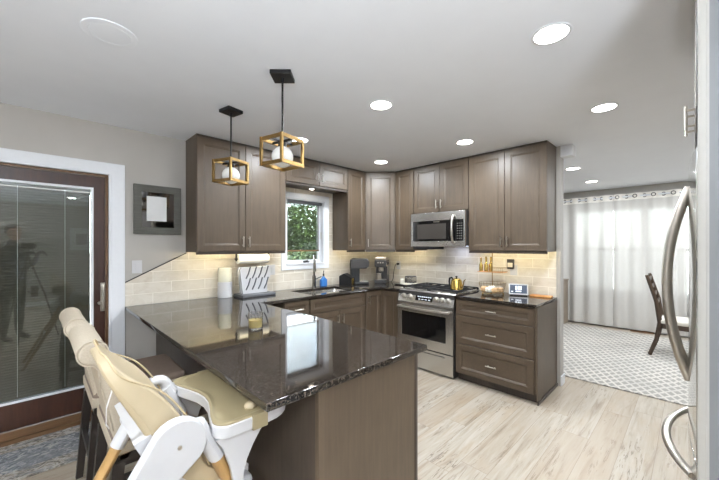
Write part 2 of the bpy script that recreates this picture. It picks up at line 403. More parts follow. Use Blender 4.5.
# door trim: casing with mitred look
TW = .115
b = B()
for (x0, x1) in ((D1, D1+TW), (D0-TW, D0)):
    b.box(x0, x1, WY-.018, WY, 0, DZ+.102, .004); b.box(x0 if x0 > 0 else x1-.02, x0+.02 if x0 > 0 else x1, WY-.026, WY, 0, DZ, .004)
b.box(D0-TW, D1+TW, WY-.019, WY, DZ, DZ+.102, .004); b.box(D0, D1, WY-.026, WY, DZ, DZ+.02, .004)
struct('trim_2', b, 'white_trim', 'white casing around the glazed patio door')
b = B(); b.box(D1-.02, D1, WY, WY+WT, 0, DZ); b.box(D0, D0+.02, WY, WY+WT, 0, DZ); b.box(D0+.02, D1-.02, WY, WY+WT, DZ-.018, DZ)
struct('trim_3', b, 'sill_wood', 'brown jamb lining inside the white door casing')
# patio door
dy0, dy1 = WY+.012, WY+.058
dx0, dx1, dz0, dz1 = D0+.024, D1-.022, .095, DZ-.022
gx0, gx1, gz0, gz1 = dx0+.095, .322, .302, 1.912
door = struct('door_1', B().cells([dx0, gx0, gx1, dx1], [dz0, gz0, gz1, dz1], lambda x, z: not (gx0 < x < gx1 and gz0 < z < gz1), fxz, dy0, dy1), 'door_wood', 'dark brown patio door with a full glass pane and enclosed blinds')
g = .016
struct('glazing_bead', B().cells([gx0-g, gx0, gx1, gx1+g], [gz0-g, gz0, gz1, gz1+g], lambda x, z: not (gx0 < x < gx1 and gz0 < z < gz1), fxz, dy0-.007, dy0+.004), 'white_trim', 'thin white frame around the door glass', door)
struct('door_glass', B().box(gx0, gx1, dy0+.006, dy0+.010, gz0, gz1), 'glass', None, door)
b = B(); z = gz0+.012
while z < gz1-.03:
    b.prism([(dy0+.0175, z+.0105), (dy0+.0245, z+.002), (dy0+.027, z-.0115), (dy0+.028, z-.0115), (dy0+.0255, z+.002), (dy0+.0185, z+.0105)], lambda a, c, tt: (tt, a, c), gx0+.004, gx1-.004); z += .0195
b.box(gx0+.002, gx1-.002, dy0+.018, dy0+.034, gz1-.022, gz1-.002)
struct('blind_slats', b, 'slat', 'closed horizontal mini blind slats', door)
b = B().cyl((gx0+.28, dy0+.014, gz0+.02), (gx0+.28, dy0+.014, gz1-.02), .0012, n=6); b.cyl((gx1-.16, dy0+.014, gz0+.02), (gx1-.16, dy0+.014, gz1-.02), .0012, n=6)
struct('ladder_cord', b, 'strap', None, door)
b = B().box(.383, .414, dy0-.012, dy0, .895, 1.135, .004)
b.tube([(.398, dy0-.01, 1.115), (.398, dy0-.04, 1.115), (.398, dy0-.045, 1.10), (.398, dy0-.045, .945), (.398, dy0-.04, .925), (.398, dy0-.01, .925)], .008, 8)
b.cyl((.375, dy0, .965), (.375, dy0-.02, .965), .012)
struct('door_handle', b, 'nickel', 'brushed metal pull handle', door)
b = B().box(D0, D1, WY-.02, WY+WT, 0, .03, .004); b.box(D0+.02, D1-.02, WY+.004, WY+WT, .03, .088, .004)
struct('threshold', b, 'sill_wood', 'light brown wooden door sill', door)

# kitchen window
win = struct('window_1', B().cells([2.10, N0, N1, 2.832], [1.148, NZ0, NZ1, 2.108], lambda x, z: not (N0 < x < N1 and NZ0 < z < NZ1), fxz, WY-.02, WY, .003), 'white_trim', 'white framed kitchen window over the sink')
b = B(); b.box(N0, N0+.012, WY-.012, WY+WT, NZ0, NZ1); b.box(N1-.012, N1, WY-.012, WY+WT, NZ0, NZ1); b.box(N0, N1, WY-.012, WY+WT, NZ1-.012, NZ1); b.box(N0, N1, WY-.03, WY+WT, NZ0, NZ0+.014)
struct('jamb', b, 'white_trim', None, win)
b = B().cells([N0+.012, N0+.05, N1-.05, N1-.012], [NZ0+.014, NZ0+.05, NZ1-.05, NZ1-.012], lambda x, z: not (N0+.05 < x < N1-.05 and NZ0+.05 < z < NZ1-.05), fxz, WY+.055, WY+.085)
struct('sash', b, 'white_trim', None, win)
struct('window_pane', B().box(N0+.05, N1-.05, WY+.068, WY+.072, NZ0+.05, NZ1-.05), 'win_glass', None, win)
b = B().box(2.46, 2.54, WY+.02, WY+.055, NZ0+.014, NZ0+.034, .004); b.tube([(2.50, WY+.03, NZ0+.03), (2.50, WY+.005, NZ0+.045), (2.44, WY-.002, NZ0+.035)], .006, 8); b.sphere((2.435, WY-.002, NZ0+.035), .011, n=10)
struct('crank', b, 'dark_grey', 'dark casement crank', win)
struct('sash_lock', B().box(N1-.02, N1-.011, WY+.03, WY+.045, 1.54, 1.63, .003), 'nickel', None, win)
# solar shade
sh = thing('roller_shade', 'grey see-through roller shade lowered most of the way over the kitchen window', 'window shade', (2.46, WY+.035, NZ1-.012))
part('cassette', B().box(N0+.014, N1-.014, WY+.012, WY+.052, NZ1-.052, NZ1-.012, .006), 'grey_plastic', sh)
part('shade_fabric', B().box(N0+.03, N1-.055, WY+.034, WY+.0348, 1.392, NZ1-.05), 'shade', sh)
part('bottom_rail', B().box(N0+.03, N1-.055, WY+.026, WY+.042, 1.374, 1.394, .004), 'sill_wood', sh, 'brown bottom rail')

# dining window
win2 = struct('window_2', B().cells([V0-.09, V0, V1, V1+.09], [VZ0-.09, VZ0, VZ1, VZ1+.09], lambda y, z: not (V0 < y < V1 and VZ0 < z < VZ1), fyz, XR-.02, XR), 'white_trim', 'wide dining room window behind the sheer curtains')
b = B()
ys_ = [V0+(V1-V0)*i/3 for i in range(4)]
for i in range(3):
    b.cells([ys_[i], ys_[i]+.045, ys_[i+1]-.045, ys_[i+1]], [VZ0, VZ0+.05, 1.36, 1.41, VZ1-.05, VZ1], lambda y, z, i=i: not (ys_[i]+.045 < y < ys_[i+1]-.045 and (VZ0+.05 < z < 1.36 or 1.41 < z < VZ1-.05)), fyz, XR+.04, XR+.08)
struct('sash', b, 'white_trim', None, win2)
struct('window_pane', B().box(XR+.058, XR+.062, V0+.02, V1-.02, VZ0+.02, VZ1-.02), 'win_glass', None, win2)

# backsplash
b = B().cells([1.054, 1.97, 2.098, 2.834, 2.905, RX], [CT, 1.146, UB, 2.11, 2.16],
    lambda x, z: not (2.098 < x < 2.834 and 1.146 < z < 2.11) and (z < UB or 1.97 < x < 2.905), fxz, WY-.008, WY)
b.prism([(.552, CT), (1.054, CT), (1.054, 1.375), (.552, 1.12)], fxz, WY-.008, WY)
struct('backsplash', b, 'tile_x', 'cream stone subway tiles running along the window wall')
struct('backsplash_side', B().cells([.993, 1.80, 2.565, WY-.008], [CT-.02, UB, 1.44], lambda y, z: z < UB or 1.80 < y < 2.565, fyz, RX-.008, RX), 'tile_y', 'cream stone subway tiles behind the stove')
b = B().prism([(.552, 1.12), (1.054, 1.375), (1.054, 1.386), (.552, 1.131)], fxz, WY-.011, WY); b.box(.544, .552, WY-.011, WY, CT, 1.131)
struct('trim_4', B().prism([(.552, 1.12), (1.045, 1.3704), (1.045, 1.379), (.552, 1.1285)], fxz, WY-.011, WY), 'black_metal', 'dark metal edge on the slanted end of the tiles')
b.bm.free()
# alcove wall beside the fridge
struct('wall_alcove', B().box(1.50, 1.545, -.80, -.031, 0, CZ), 'panel_grey', 'pale grey panel wall at the near side of the fridge')
b = B().box(1.494, 1.547, -.031, -.0105, 0, CZ, .003); b.box(1.496, 1.50, -.036, -.031, 0, CZ)
struct('trim_5', b, 'panel_edge', 'light edge strip of the panel beside the fridge')
struct('wall_behind_fridge', B().box(1.50, 2.60, -.92, -.80, 0, CZ), 'wall')
struct('wall_fridge_side', B().box(2.50, 2.54, -.80, -.03, 0, CZ), 'panel_grey')

# ------------------------------------------------------------------ lamps of the room
def can_light(x, y, label, group, power=CAN_W, col=CAN_COL):
    t = thing('recessed_light', label, 'ceiling light', (x, y, CZ), 0, group)
    part('trim_ring', B().lathe([(.086, -.0), (.086, -.003), (.082, -.005), (.074, -.004), (.072, -.0)], (x, y, CZ), 32), 'white_trim', t)
    part('lens', B().lathe([(.073, -.0005), (.073, -.0035)], (x, y, CZ), 32), 'lens', t)
    ld = bpy.data.lights.new('downlight', 'AREA'); ld.shape = 'DISK'; ld.size = .145; ld.energy = power; ld.color = col
    lo = bpy.data.objects.new('downlight', ld); COL.objects.link(lo); lo.parent = t; lo.location = (0, 0, -.0075)
    return t
GK = 'recessed lights of the kitchen ceiling'
can_light(1.784, .484, 'large bright recessed ceiling light nearest the camera at top right', GK)
can_light(3.01, .464, 'recessed ceiling light in front of the dining room opening', GK)
can_light(1.795, 1.60, 'recessed ceiling light just right of the nearer pendant rod', GK)
can_light(3.025, 1.584, 'recessed ceiling light in front of the cabinets over the microwave', GK)
can_light(3.01, 2.683, 'recessed ceiling light in front of the diagonal corner cabinet', GK)
can_light(1.825, 2.679, 'recessed ceiling light behind the nearer brass pendant cage', GK)
GD = 'recessed lights of the dining room ceiling'
can_light(5.08, 1.118, 'nearer recessed light on the dining room ceiling', GD)
can_light(6.311, 1.136, 'recessed light close to the dining room curtains', GD)
can_light(5.08, -.35, 'added unseen dining ceiling light behind the fridge', GD, 20); can_light(6.31, -.35, 'added unseen dining ceiling light behind the fridge', GD, 20)  # both unseen, added to brighten the dining room
GR = 'recessed lights behind the camera'
for x, y in ((.53, -2.25), (-.9, -2.25), (-.9, -.6), (-.9, 1.2)):  # first is mirrored in the door; the other three are added for fill
    can_light(x, y, 'recessed ceiling light out of frame, one seen mirrored and three added for fill', GR, 24)

sp = thing('ceiling_speaker', 'round flush white ceiling disc at top left', 'ceiling speaker', (.255, 1.985, CZ))
part('rim', B().lathe([(.112, 0), (.112, -.003), (.108, -.0045), (.085, -.0045), (.083, -.002)], (.255, 1.985, CZ), 40), 'ceiling', sp)
part('grille', B().lathe([(.083, -.001), (.083, -.004), (.06, -.0055), (.01, -.006)], (.255, 1.985, CZ), 40), 'ceiling', sp)

def pendant(x, y, rot, crot, label):
    t = thing('pendant_light', label, 'pendant light', (x, y, CZ), 0, 'brass cage pendants over the peninsula')
    R_ = Matrix.Translation((x, y, 0)) @ Matrix.Rotation(radians(rot), 4, 'Z'); Rc = Matrix.Translation((x, y, 0)) @ Matrix.Rotation(radians(crot), 4, 'Z')
    part('canopy', B().box(-.062, .062, -.062, .062, CZ-.024, CZ, .003, mat=Rc), 'black_metal', t)
    zt, zb, h, w = 2.088, 1.918, .086, .0105
    part('rod', B().cyl((x, y, CZ-.024), (x, y, zt-.02), .006, n=10).cyl((x, y, CZ-.05), (x, y, CZ-.024), .010, n=12), 'black_metal', t)
    b = B()
    for s in (-1, 1):
        for z0, z1 in ((zt-2*w, zt), (zb, zb+2*w)):
            b.box(s*h-w*.5, s*h+w*.5, -h, h, z0, z1, .001, mat=R_); b.box(-h, h, s*h-w*.5, s*h+w*.5, z0, z1, .001, mat=R_)
        for r in (-1, 1):
            b.box(s*h-w, s*h+w*.5, r*h-w if r > 0 else r*h-w*.5, r*h+w*.5 if r > 0 else r*h+w, zb, zt, .001, mat=R_)
    part('cage', b, 'gold', t)
    b = B().box(-h, h, -.005, .005, zt-.022, zt-.010, mat=R_); b.box(-.005, .005, -h, h, zt-.022, zt-.010, mat=R_)
    part('cross_bar', b, 'black_metal', t)
    part('socket', B().lathe([(.012, 0), (.026, -.004), (.026, -.03), (.02, -.034)], (x, y, zt-.02), 16), 'black_metal', t)
    part('globe', B().sphere((x, y, 1.978), .064, n=28), 'opal', t)
pendant(1.051, 2.456, 22, 12, 'farther brass cube pendant with a white globe, left of the pair')
pendant(1.054, 1.731, 13.4, 46, 'nearer brass cube pendant with a white globe, right of the pair')

# ------------------------------------------------------------------ cabinets
def mp(P, U, N):
    P, U, N = Vector(P), Vector(U).normalized(), Vector(N).normalized()
    return lambda u, n, v: P + U*u + N*n + Vector((0, 0, v))
def shaker(m, u0, u1, v0, v1, t=.02, fw=.058):
    g = .0018; u0 += g; u1 -= g; v0 += g; v1 -= g
    fw = min(fw, (u1-u0)*.28, (v1-v0)*.28)
    def rect(i, n): return [m(u0+i, n, v0+i), m(u1-i, n, v0+i), m(u1-i, n, v1-i), m(u0+i, n, v1-i)]
    return B().ring_loft([rect(0, .001), rect(0, t-.003), rect(.003, t), rect(fw, t), rect(fw+.003, t-.004), rect(fw+.008, t-.004), rect(fw+.016, t-.010)])
def pull(m, u, v, L=.105, vert=True, t=.02, r=.0055):
    b = B(); d = t+.028
    pts = lambda s: (m(u, d, v+s) if vert else m(u+s, d, v))
    b.cyl(pts(-L/2), pts(L/2), r, n=10)
    for s in (-L*.32, L*.32):
        q = m(u, t, v+s) if vert else m(u+s, t, v)
        b.cyl(q, pts(s), r*.8, n=8)
    return b
def front(root, m, kind, u0, u1, v0, v1, h=None, mat=None):
    vert = kind == 'door'
    d = part('door' if vert else 'drawer', shaker(m, u0, u1, v0, v1), mat or ('cab' if vert else 'cab_h'), root)
    if h: part('handle', pull(m, *h, vert=vert), 'nickel', d)
    return d
WM = lambda x, z: mp((x, YF+.02, z), (1, 0, 0), (0, -1, 0))            # window wall uppers
RM = lambda y, z: mp((XF+.02, y, z), (0, -1, 0), (-1, 0, 0))           # range wall uppers (u runs towards -y)
GW = 'grey-brown wall cabinets'
TOPZ = CZ-.003
def upper_w(x0, x1, z0, label, splits, hand, dark_end=False):
    t = thing('wall_cabinet', label, 'cabinet', ((x0+x1)/2, WY-.16, z0), 0, GW)
    b = B().box(x0, x1, YF+.02, WY-.009 if z0 < 1.5 else WY-.009, z0, TOPZ)
    part('body', b, 'cab', t)
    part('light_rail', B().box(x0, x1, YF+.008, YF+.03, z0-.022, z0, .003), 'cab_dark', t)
    part('top_shadow_strip', B().box(x0, x1, YF+.012, YF+.02, TOPZ-.035, TOPZ), 'cab_dark', t)  # dark strip standing in for the shadow line under the ceiling
    e = [x0]+splits+[x1]; m = WM(0, 0)
    for i in range(len(e)-1):
        s = hand[i]; u = e[i]+.032 if s == 'L' else e[i+1]-.032
        front(t, m, 'door', e[i], e[i+1], z0+.004, TOPZ-.022, (u, z0+.10))
    return t
def upper_r(y0, y1, z0, label, splits, hand, rail=True):
    t = thing('wall_cabinet', label, 'cabinet', (RX-.16, (y0+y1)/2, z0), 0, GW)
    part('body', B().box(XF+.02, RX-.009, y0, y1, z0, TOPZ), 'cab', t)
    if rail: part('light_rail', B().box(XF+.008, XF+.03, y0, y1, z0-.022, z0, .003), 'cab_dark', t)
    part('top_shadow_strip', B().box(XF+.012, XF+.02, y0, y1, TOPZ-.035, TOPZ), 'cab_dark', t)  # same painted shadow line along the range wall uppers
    e = [y1]+splits+[y0]; m = RM(0, 0)
    for i in range(len(e)-1):
        s = hand[i]; u = -e[i]+.032 if s == 'L' else -e[i+1]-.032
        front(t, m, 'door', -e[i], -e[i+1], z0+.004, TOPZ-.022, (u, z0+.10) if s else None)
    return t
upper_w(1.04, 1.97, UB, 'tall two-door grey-brown wall cabinet left of the kitchen window', [1.503], 'RL')
upper_w(1.975, 2.902, 2.165, 'short two-door grey-brown cabinet above the kitchen window', [2.438], 'RL')
upper_w(2.905, 3.232, UB, 'narrow one-door wall cabinet right of the window with a bare side panel', [], 'L')
upper_r(2.568, 2.875, UB, 'narrow one-door wall cabinet between corner cabinet and microwave', [], [None])
upper_r(1.803, 2.565, 1.86, 'short two-door grey-brown cabinet above the microwave', [2.184], 'RL', False)
upper_r(.993, 1.80, UB, 'tall two-door grey-brown wall cabinet at the right end of the stove wall', [1.396], 'RL')
# diagonal corner cabinet
t = thing('wall_cabinet', 'diagonal corner wall cabinet with one angled door above the coffee makers', 'cabinet', (RX-.25, WY-.25, UB), 0, GW)
c0 = Vector((3.235, YF+.02, 0)); c1 = Vector((XF+.02, 2.878, 0))
dd = (c1-c0).normalized(); nn = Vector((-dd.y, dd.x, 0)); nn = nn if nn.x+nn.y < 0 else -nn
ins = [(3.235, YF+.02), (XF+.02, 2.878), (RX-.009, 2.878), (RX-.009, WY-.009), (3.235, WY-.009)]
part('body', B().prism(ins, ident, UB, TOPZ), 'cab', t)
m = mp(c0, dd, nn); L = (c1-c0).length
front(t, m, 'door', .018, L-.018, UB+.004, TOPZ-.022, (.05, UB+.10))
part('light_rail', B().prism([(.012, -.012), (L-.012, -.012), (L-.012, .012), (.012, .012)], lambda a, c, z: m(a, c, z), UB-.022, UB), 'cab_dark', t)
# base cabinets
BF = WY-BD; BX = RX-BD                      # front planes of the boxes (doors sit outside)
def base_r(y0, y1, label, rows, hand=True):
    t = thing('base_cabinet', label, 'cabinet', (RX-.3, (y0+y1)/2, 0), 0, 'grey-brown base cabinets')
    part('body', B().box(BX, RX-.009, y0, y1, .10, CT-.031), 'cab', t)
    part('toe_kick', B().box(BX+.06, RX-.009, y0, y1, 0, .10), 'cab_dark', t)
    m = mp((BX, 0, 0), (0, -1, 0), (-1, 0, 0))
    for k, v0, v1 in rows:
        front(t, m, k, -y1+.012, -y0-.012, v0, v1, ((-(y0+y1)/2, (v0+v1)/2) if k == 'drawer' else (-y1+.05, v1-.1)) if hand else None)
    return t
t = base_r(.995, 1.797, 'wide grey-brown base cabinet with three drawers right of the stove', [('drawer', .712, .874), ('drawer', .412, .708), ('drawer', .092, .408)])
part('end_panel', B().box(BX, RX-.009, .985, .995, 0.03, CT-.031), 'cab', t)
part('shoe_molding', B().box(BX-.004, RX-.009, .975, .985, 0, .03, .004), 'cab_dark', t)
base_r(2.568, 2.868, 'narrow base cabinet wedged between the corner and the stove', [('door', .10, .874)], False)
def base_w(x0, x1, label, fronts):
    t = thing('base_cabinet', label, 'cabinet', ((x0+x1)/2, WY-.3, 0), 0, 'grey-brown base cabinets')
    part('body', B().box(x0, x1, BF, WY-.009, .10, CT-.16 if 2.06 < x0 < 2.08 else CT-.031), 'cab', t)
    part('toe_kick', B().box(x0, x1, BF+.06, WY-.009, 0, .10), 'cab_dark', t)
    m = mp((0, BF, 0), (1, 0, 0), (0, -1, 0))
    for f in fronts: front(t, m, *f)
    return t
base_w(1.75, 2.064, 'base cabinet left of the sink, mostly behind the peninsula top', [('drawer', 1.755, 2.060, .73, .874, (1.915, .79)), ('door', 1.755, 2.060, .10, .726)])
base_w(2.068, 2.914, 'wide sink base cabinet with a blank drawer front over two doors', [('drawer', 2.072, 2.91, .715, .874, None), ('door', 2.072, 2.488, .10, .711, (2.456, .61)), ('door', 2.492, 2.91, .10, .711, (2.526, .61))])
base_w(2.918, 3.215, 'narrow base cabinet right of the sink with one vertical handle', [('door', 2.922, 3.205, .10, .874, (2.965, .77))])
# peninsula
PX0, PX1, PY0 = .5497, 1.4934, .9987
t = thing('peninsula_cabinet', 'grey-brown peninsula base with a plain end panel under the granite overhang', 'cabinet', (1.12, 1.95, 0))
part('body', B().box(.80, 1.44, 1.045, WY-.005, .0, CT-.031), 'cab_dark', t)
part('end_panel', B().box(.815, 1.425, 1.032, 1.045, 0.0, CT-.031), 'cab', t)
part('corner_post', B().box(1.425, 1.447, 1.028, 1.05, 0, CT-.031, .002), 'cab_dark', t)
part('corner_post', B().box(.786, .815, 1.026, 1.05, 0, CT-.031, .002), 'cab', t)
part('back_panel', B().box(.788, .80, 1.05, WY-.005, 0, CT-.031), 'cab_dark', t)
# worktops
SX0, SX1, SY0, SY1 = 2.13, 2.81, 2.925, 3.325
b = B().cells([PX0, PX1, SX0, SX1, RX-BD-.035, RX-.0085], [PY0, 2.567, WY-.655, SY0, SY1, WY-.0085],
    lambda x, y: ((x < PX1) or (y > WY-.655) or (x > RX-BD-.035 and y > 2.567)) and not (SX0 < x < SX1 and SY0 < y < SY1), ident, CT-.03, CT, .004)
solo('worktop', b, 'granite', 'dark brown speckled granite worktop of the peninsula and sink run', 'worktop', 'dark granite worktops')
solo('worktop', B().box(RX-BD-.035, RX-.0085, .983, 1.797, CT-.03, CT, .004), 'granite', 'short dark granite worktop right of the stove', 'worktop', 'dark granite worktops')
# sink
t = thing('kitchen_sink', 'stainless undermount sink set into the granite under the window', 'sink', (2.47, 3.12, CT-.03))
def rr(x0, x1, y0, y1, z, r=.03, n=4):
    p = []
    for cx, cy, a0 in ((x1-r, y1-r, 0), (x0+r, y1-r, 90), (x0+r, y0+r, 180), (x1-r, y0+r, 270)):
        for k in range(n+1): a = radians(a0+90*k/n); p.append((cx+r*cos(a), cy+r*sin(a), z))
    return p
part('bowl', B().ring_loft([rr(SX0-.012, SX1+.012, SY0-.012, SY1+.012, CT-.0305), rr(SX0+.004, SX1-.004, SY0+.004, SY1-.004, CT-.0305), rr(SX0+.012, SX1-.012, SY0+.012, SY1-.012, CT-.13, .05), rr(SX0+.05, SX1-.05, SY0+.05, SY1-.05, CT-.145, .05)], cap=False).ring_loft([rr(SX0+.05, SX1-.05, SY0+.05, SY1-.05, CT-.146, .05), rr(SX0+.051, SX1-.051, SY0+.051, SY1-.051, CT-.147, .05)]), 'steel', t)
part('drain', B().lathe([(.045, 0), (.045, .002), (.03, .003)], (2.47, 3.15, CT-.145), 20), 'dark_grey', t)
# ------------------------------------------------------------------ appliances
# stove
t = thing('stove', 'stainless slide-in range with front knobs between the base cabinets', 'stove', (3.5, 2.182, 0))
y0, y1 = 1.804, 2.561; fx = 3.186
part('body', B().box(fx+.02, RX-.012, y0, y1, .012, .905, .004).box(fx+.05, RX-.012, y0+.03, y1-.03, 0, .02), 'dark_grey', t)
dr = part('oven_door', B().cells([y0+.004, 1.897, 2.502, y1-.004], [.262, .375, .66, .768], lambda y, z: not (1.897 < y < 2.502 and .375 < z < .66), fyz, fx, fx+.03, .003), 'steel', t)
part('oven_window', B().box(fx+.003, fx+.02, 1.897, 2.502, .375, .66), 'black_glass', dr)
b = B().tube([(fx-.045, y1-.03, .722), (fx-.055, 2.182, .716), (fx-.045, y0+.03, .722)], .012, 12)
for yy in (y0+.05, y1-.05): b.box(fx-.045, fx+.002, yy-.012, yy+.012, .71, .734, .003)
part('handle', b, 'nickel', dr)
part('storage_drawer', B().box(fx+.002, fx+.03, y0+.004, y1-.004, .022, .252, .004).box(fx-.012, fx+.004, y0+.11, y1-.11, .205, .222, .004), 'steel', t)
part('control_panel', B().prism([(fx-.006, .775), (fx+.03, .775), (fx+.10, .918), (fx+.048, .918), (fx+.035, .908)], lambda a, c, tt: (a, tt, c), y0, y1, .003), 'steel', t)
nd = Vector((-.133, 0, .041)).normalized(); c0 = Vector((fx+.0145, 0, .8415)); pu = Vector((.041, 0, .133)).normalized()
fr = lambda y, a, n: Vector((c0.x, y, c0.z)) + pu*a + nd*n
b = B(); b.prism([(2.07, -.036), (2.302, -.036), (2.302, .036), (2.07, .036)], lambda a, c, tt: fr(a, c, tt), -.003, .0025)
disp = part('display', b, 'black_glass', t)
b = B()
for i in range(7): b.prism([(2.09+.028*i, .006), (2.106+.028*i, .006), (2.106+.028*i, .016), (2.09+.028*i, .016)], lambda a, c, tt: fr(a, c, tt), .0025, .0032)
for i in range(4): b.prism([(2.10+.045*i, -.022), (2.125+.045*i, -.022), (2.125+.045*i, -.016), (2.10+.045*i, -.016)], lambda a, c, tt: fr(a, c, tt), .0025, .0032)
part('indicator', b, 'digit', disp)
for yy in (2.475, 2.385, 2.02, 1.945, 1.872):
    k = part('knob', B().tube([fr(yy, 0, -.004), fr(yy, 0, .006), fr(yy, 0, .008), fr(yy, 0, .034), fr(yy, 0, .037)], [.031, .031, .024, .021, .018], 20), 'nickel', t)
part('cooktop', B().box(fx+.055, RX-.012, y0, y1, .905, .921, .004), 'steel', t)
for cy in (1.995, 2.37):
    b = B(); z0, z1 = .921, .948; a, c = cy-.175, cy+.175; p, q = fx+.11, RX-.05
    for yy in (a, cy-.06, cy+.06, c): b.box(p, q, yy-.006, yy+.006, z1-.014, z1, .002)
    for xx in (p, p+.17, (p+q)/2, q-.17, q): b.box(xx-.006, xx+.006, a, c, z1-.014, z1, .002)
    for xx in (p, q):
        for yy in (a, c): b.box(xx-.009, xx+.009, yy-.009, yy+.009, z0, z1-.01)
    part('grate', b, 'iron', t)
for cx, cy in ((fx+.22, 1.99), (fx+.22, 2.38), (fx+.50, 1.99), (fx+.50, 2.38)):
    part('burner', B().lathe([(.055, 0), (.055, .006), (.034, .008), (.032, .014), (.0, .0145)][:4], (cx, cy, .921), 20), 'iron', t)
# microwave
t = thing('microwave', 'stainless over-range microwave under the short cabinet', 'microwave', (3.6, 2.182, 1.437))
mx = 3.448; z0, z1 = 1.437, 1.852
part('body', B().box(mx+.03, RX-.012, y0, y1, z0+.012, z1), 'dark_grey', t)
d = part('door', B().cells([1.806, 1.826, 1.945, 2.03, 2.525, 2.559], [z0, 1.502, 1.752, z1], lambda y, z: not (1.826 < y < 2.525 and 1.502 < z < 1.752), fyz, mx, mx+.03, .003), 'steel', t)
part('door_window', B().box(mx+.003, mx+.02, 1.945, 2.525, 1.502, 1.752), 'black_glass', d)
part('window_screen', B().box(mx+.0015, mx+.004, 2.05, 2.46, 1.53, 1.715), plain('window_mesh', (58,54,50), .3, scale=300), d)
part('badge', B().box(mx-.001, mx+.004, 2.14, 2.22, 1.733, 1.742), 'nickel', d)
cp = part('control_panel', B().box(mx+.002, mx+.02, 1.826, 1.925, 1.502, 1.752), 'black_glass', t)
b = B()
for r in range(7):
    for c in range(3): b.box(mx+.0008, mx+.003, 1.842+.025*c, 1.856+.025*c, 1.53+.029*r, 1.535+.029*r)
part('button', b, plain('button_print', (150,148,142), .5), cp, kind='stuff')
b = B().tube([(mx, 1.945, 1.80), (mx-.03, 1.945, 1.785), (mx-.048, 1.945, 1.72), (mx-.052, 1.945, 1.645), (mx-.048, 1.945, 1.57), (mx-.03, 1.945, 1.50), (mx, 1.945, 1.485)], .014, 12)
part('handle', b, 'nickel', d)
part('vent_housing', B().box(mx+.01, RX-.02, 2.30, 2.53, z0-.035, z0+.012, .004), 'black', t)
# fridge
t = thing('refrigerator', 'stainless french-door refrigerator seen edge-on at the right', 'refrigerator', (2.01, -.4, 0))
fyf = lambda x: .0145 - .022*((x-2.01)/.45)**2
part('body', B().box(1.562, 2.458, -.76, -.075, .03, 1.76, .004).box(1.60, 2.42, -.70, -.12, 0, .03), 'dark_grey', t)
def fdoor(x0, x1, z0, z1):
    n = 12; xs = [x0+(x1-x0)*i/n for i in range(n+1)]
    return B().prism([(x, fyf(x)) for x in xs]+[(x1, -.07), (x0, -.07)], ident, z0, z1, .006)
dl = part('door', fdoor(1.562, 2.007, .72, 1.775), 'steel_v', t); dr = part('door', fdoor(2.013, 2.458, .72, 1.775), 'steel_v', t)
df = part('freezer_drawer', fdoor(1.562, 2.458, .05, .71), 'steel_v', t)
def fhandle(x):
    P = [(x, fyf(x)-.004+.071*(1-abs(k)**2.1), 1.284+.405*k) for k in [-1+i/10 for i in range(21)]]
    return B().tube(P, .016, 12, flat=.75)
part('handle', fhandle(1.955), 'nickel', dl, 'bowed steel door handle'); part('handle', fhandle(2.065), 'nickel', dr, 'bowed steel door handle')
P = [(2.04+.36*k, fyf(2.04+.36*k)-.004+.074*(1-abs(k)**2.2), .616) for k in [-1+i/10 for i in range(21)]]
part('drawer_handle', B().tube(P, .016, 12, flat=.8), 'nickel', df, 'bowed steel drawer handle')
# cabinet over the fridge
t = thing('wall_cabinet', 'dark cabinet above the fridge seen edge-on at top right', 'cabinet', (2.0, -.35, 1.9))
part('body', B().box(1.55, 2.49, -.79, -.026, 1.90, TOPZ), 'cab', t)
m = mp((0, -.026, 0), (1, 0, 0), (0, 1, 0))
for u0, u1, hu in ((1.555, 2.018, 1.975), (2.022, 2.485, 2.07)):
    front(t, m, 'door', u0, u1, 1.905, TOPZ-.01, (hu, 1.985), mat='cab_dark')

# ------------------------------------------------------------------ lamps under the wall cabinets
def strip_light(x0, x1, y0, y1, z, axis, label):
    t = thing('under_cabinet_light', label, 'cabinet light', ((x0+x1)/2, (y0+y1)/2, z-.02), 0, 'light strips under the wall cabinets')
    part('housing', B().box(x0, x1, y0, y1, z-.019, z), 'white_trim', t)
    part('diffuser', B().box(x0+.004, x1-.004, y1, y1+.002, z-.018, z-.003) if axis == 'x' else B().box(x1, x1+.002, y0+.004, y1-.004, z-.018, z-.003), 'strip', t)
strip_light(1.06, 1.95, YF+.031, YF+.043, UB, 'x', 'light strip under the tall cabinet left of the window')
strip_light(2.93, 3.21, YF+.031, YF+.043, UB, 'x', 'light strip under the narrow cabinet right of the window')
strip_light(XF+.031, XF+.043, 2.59, 2.86, UB, 'y', 'light strip under the narrow cabinet beside the microwave')
strip_light(XF+.031, XF+.043, 1.02, 1.78, UB, 'y', 'light strip under the tall cabinet right of the stove')
t = thing('under_cabinet_light', 'light strip under the diagonal corner cabinet', 'cabinet light', (3.40, 3.05, UB-.02), 0, 'light strips under the wall cabinets')
md = mp((3.235, YF+.02, 0), dd, nn)
part('housing', B().prism([(.04, -.026), (L-.04, -.026), (L-.04, -.014), (.04, -.014)], lambda a, c, z: md(a, c, z), UB-.019, UB), 'white_trim', t)
part('diffuser', B().prism([(.045, -.0285), (L-.045, -.0285), (L-.045, -.0262), (.045, -.0262)], lambda a, c, z: md(a, c, z), UB-.018, UB-.003), 'strip', t)
t = thing('puck_light', 'small bright round light under the cabinet above the window', 'cabinet light', (2.44, WY-.16, 2.155))
part('housing', B().lathe([(.036, 0), (.036, -.010), (.03, -.012)], (2.44, WY-.16, 2.165), 20), 'white_trim', t); part('lens', B().lathe([(.028, -.0121), (.026, -.016)], (2.44, WY-.16, 2.165), 20), 'puck', t)
t = thing('hood_light', 'cool white lamp under the microwave', 'cabinet light', (3.68, 2.05, 1.44))
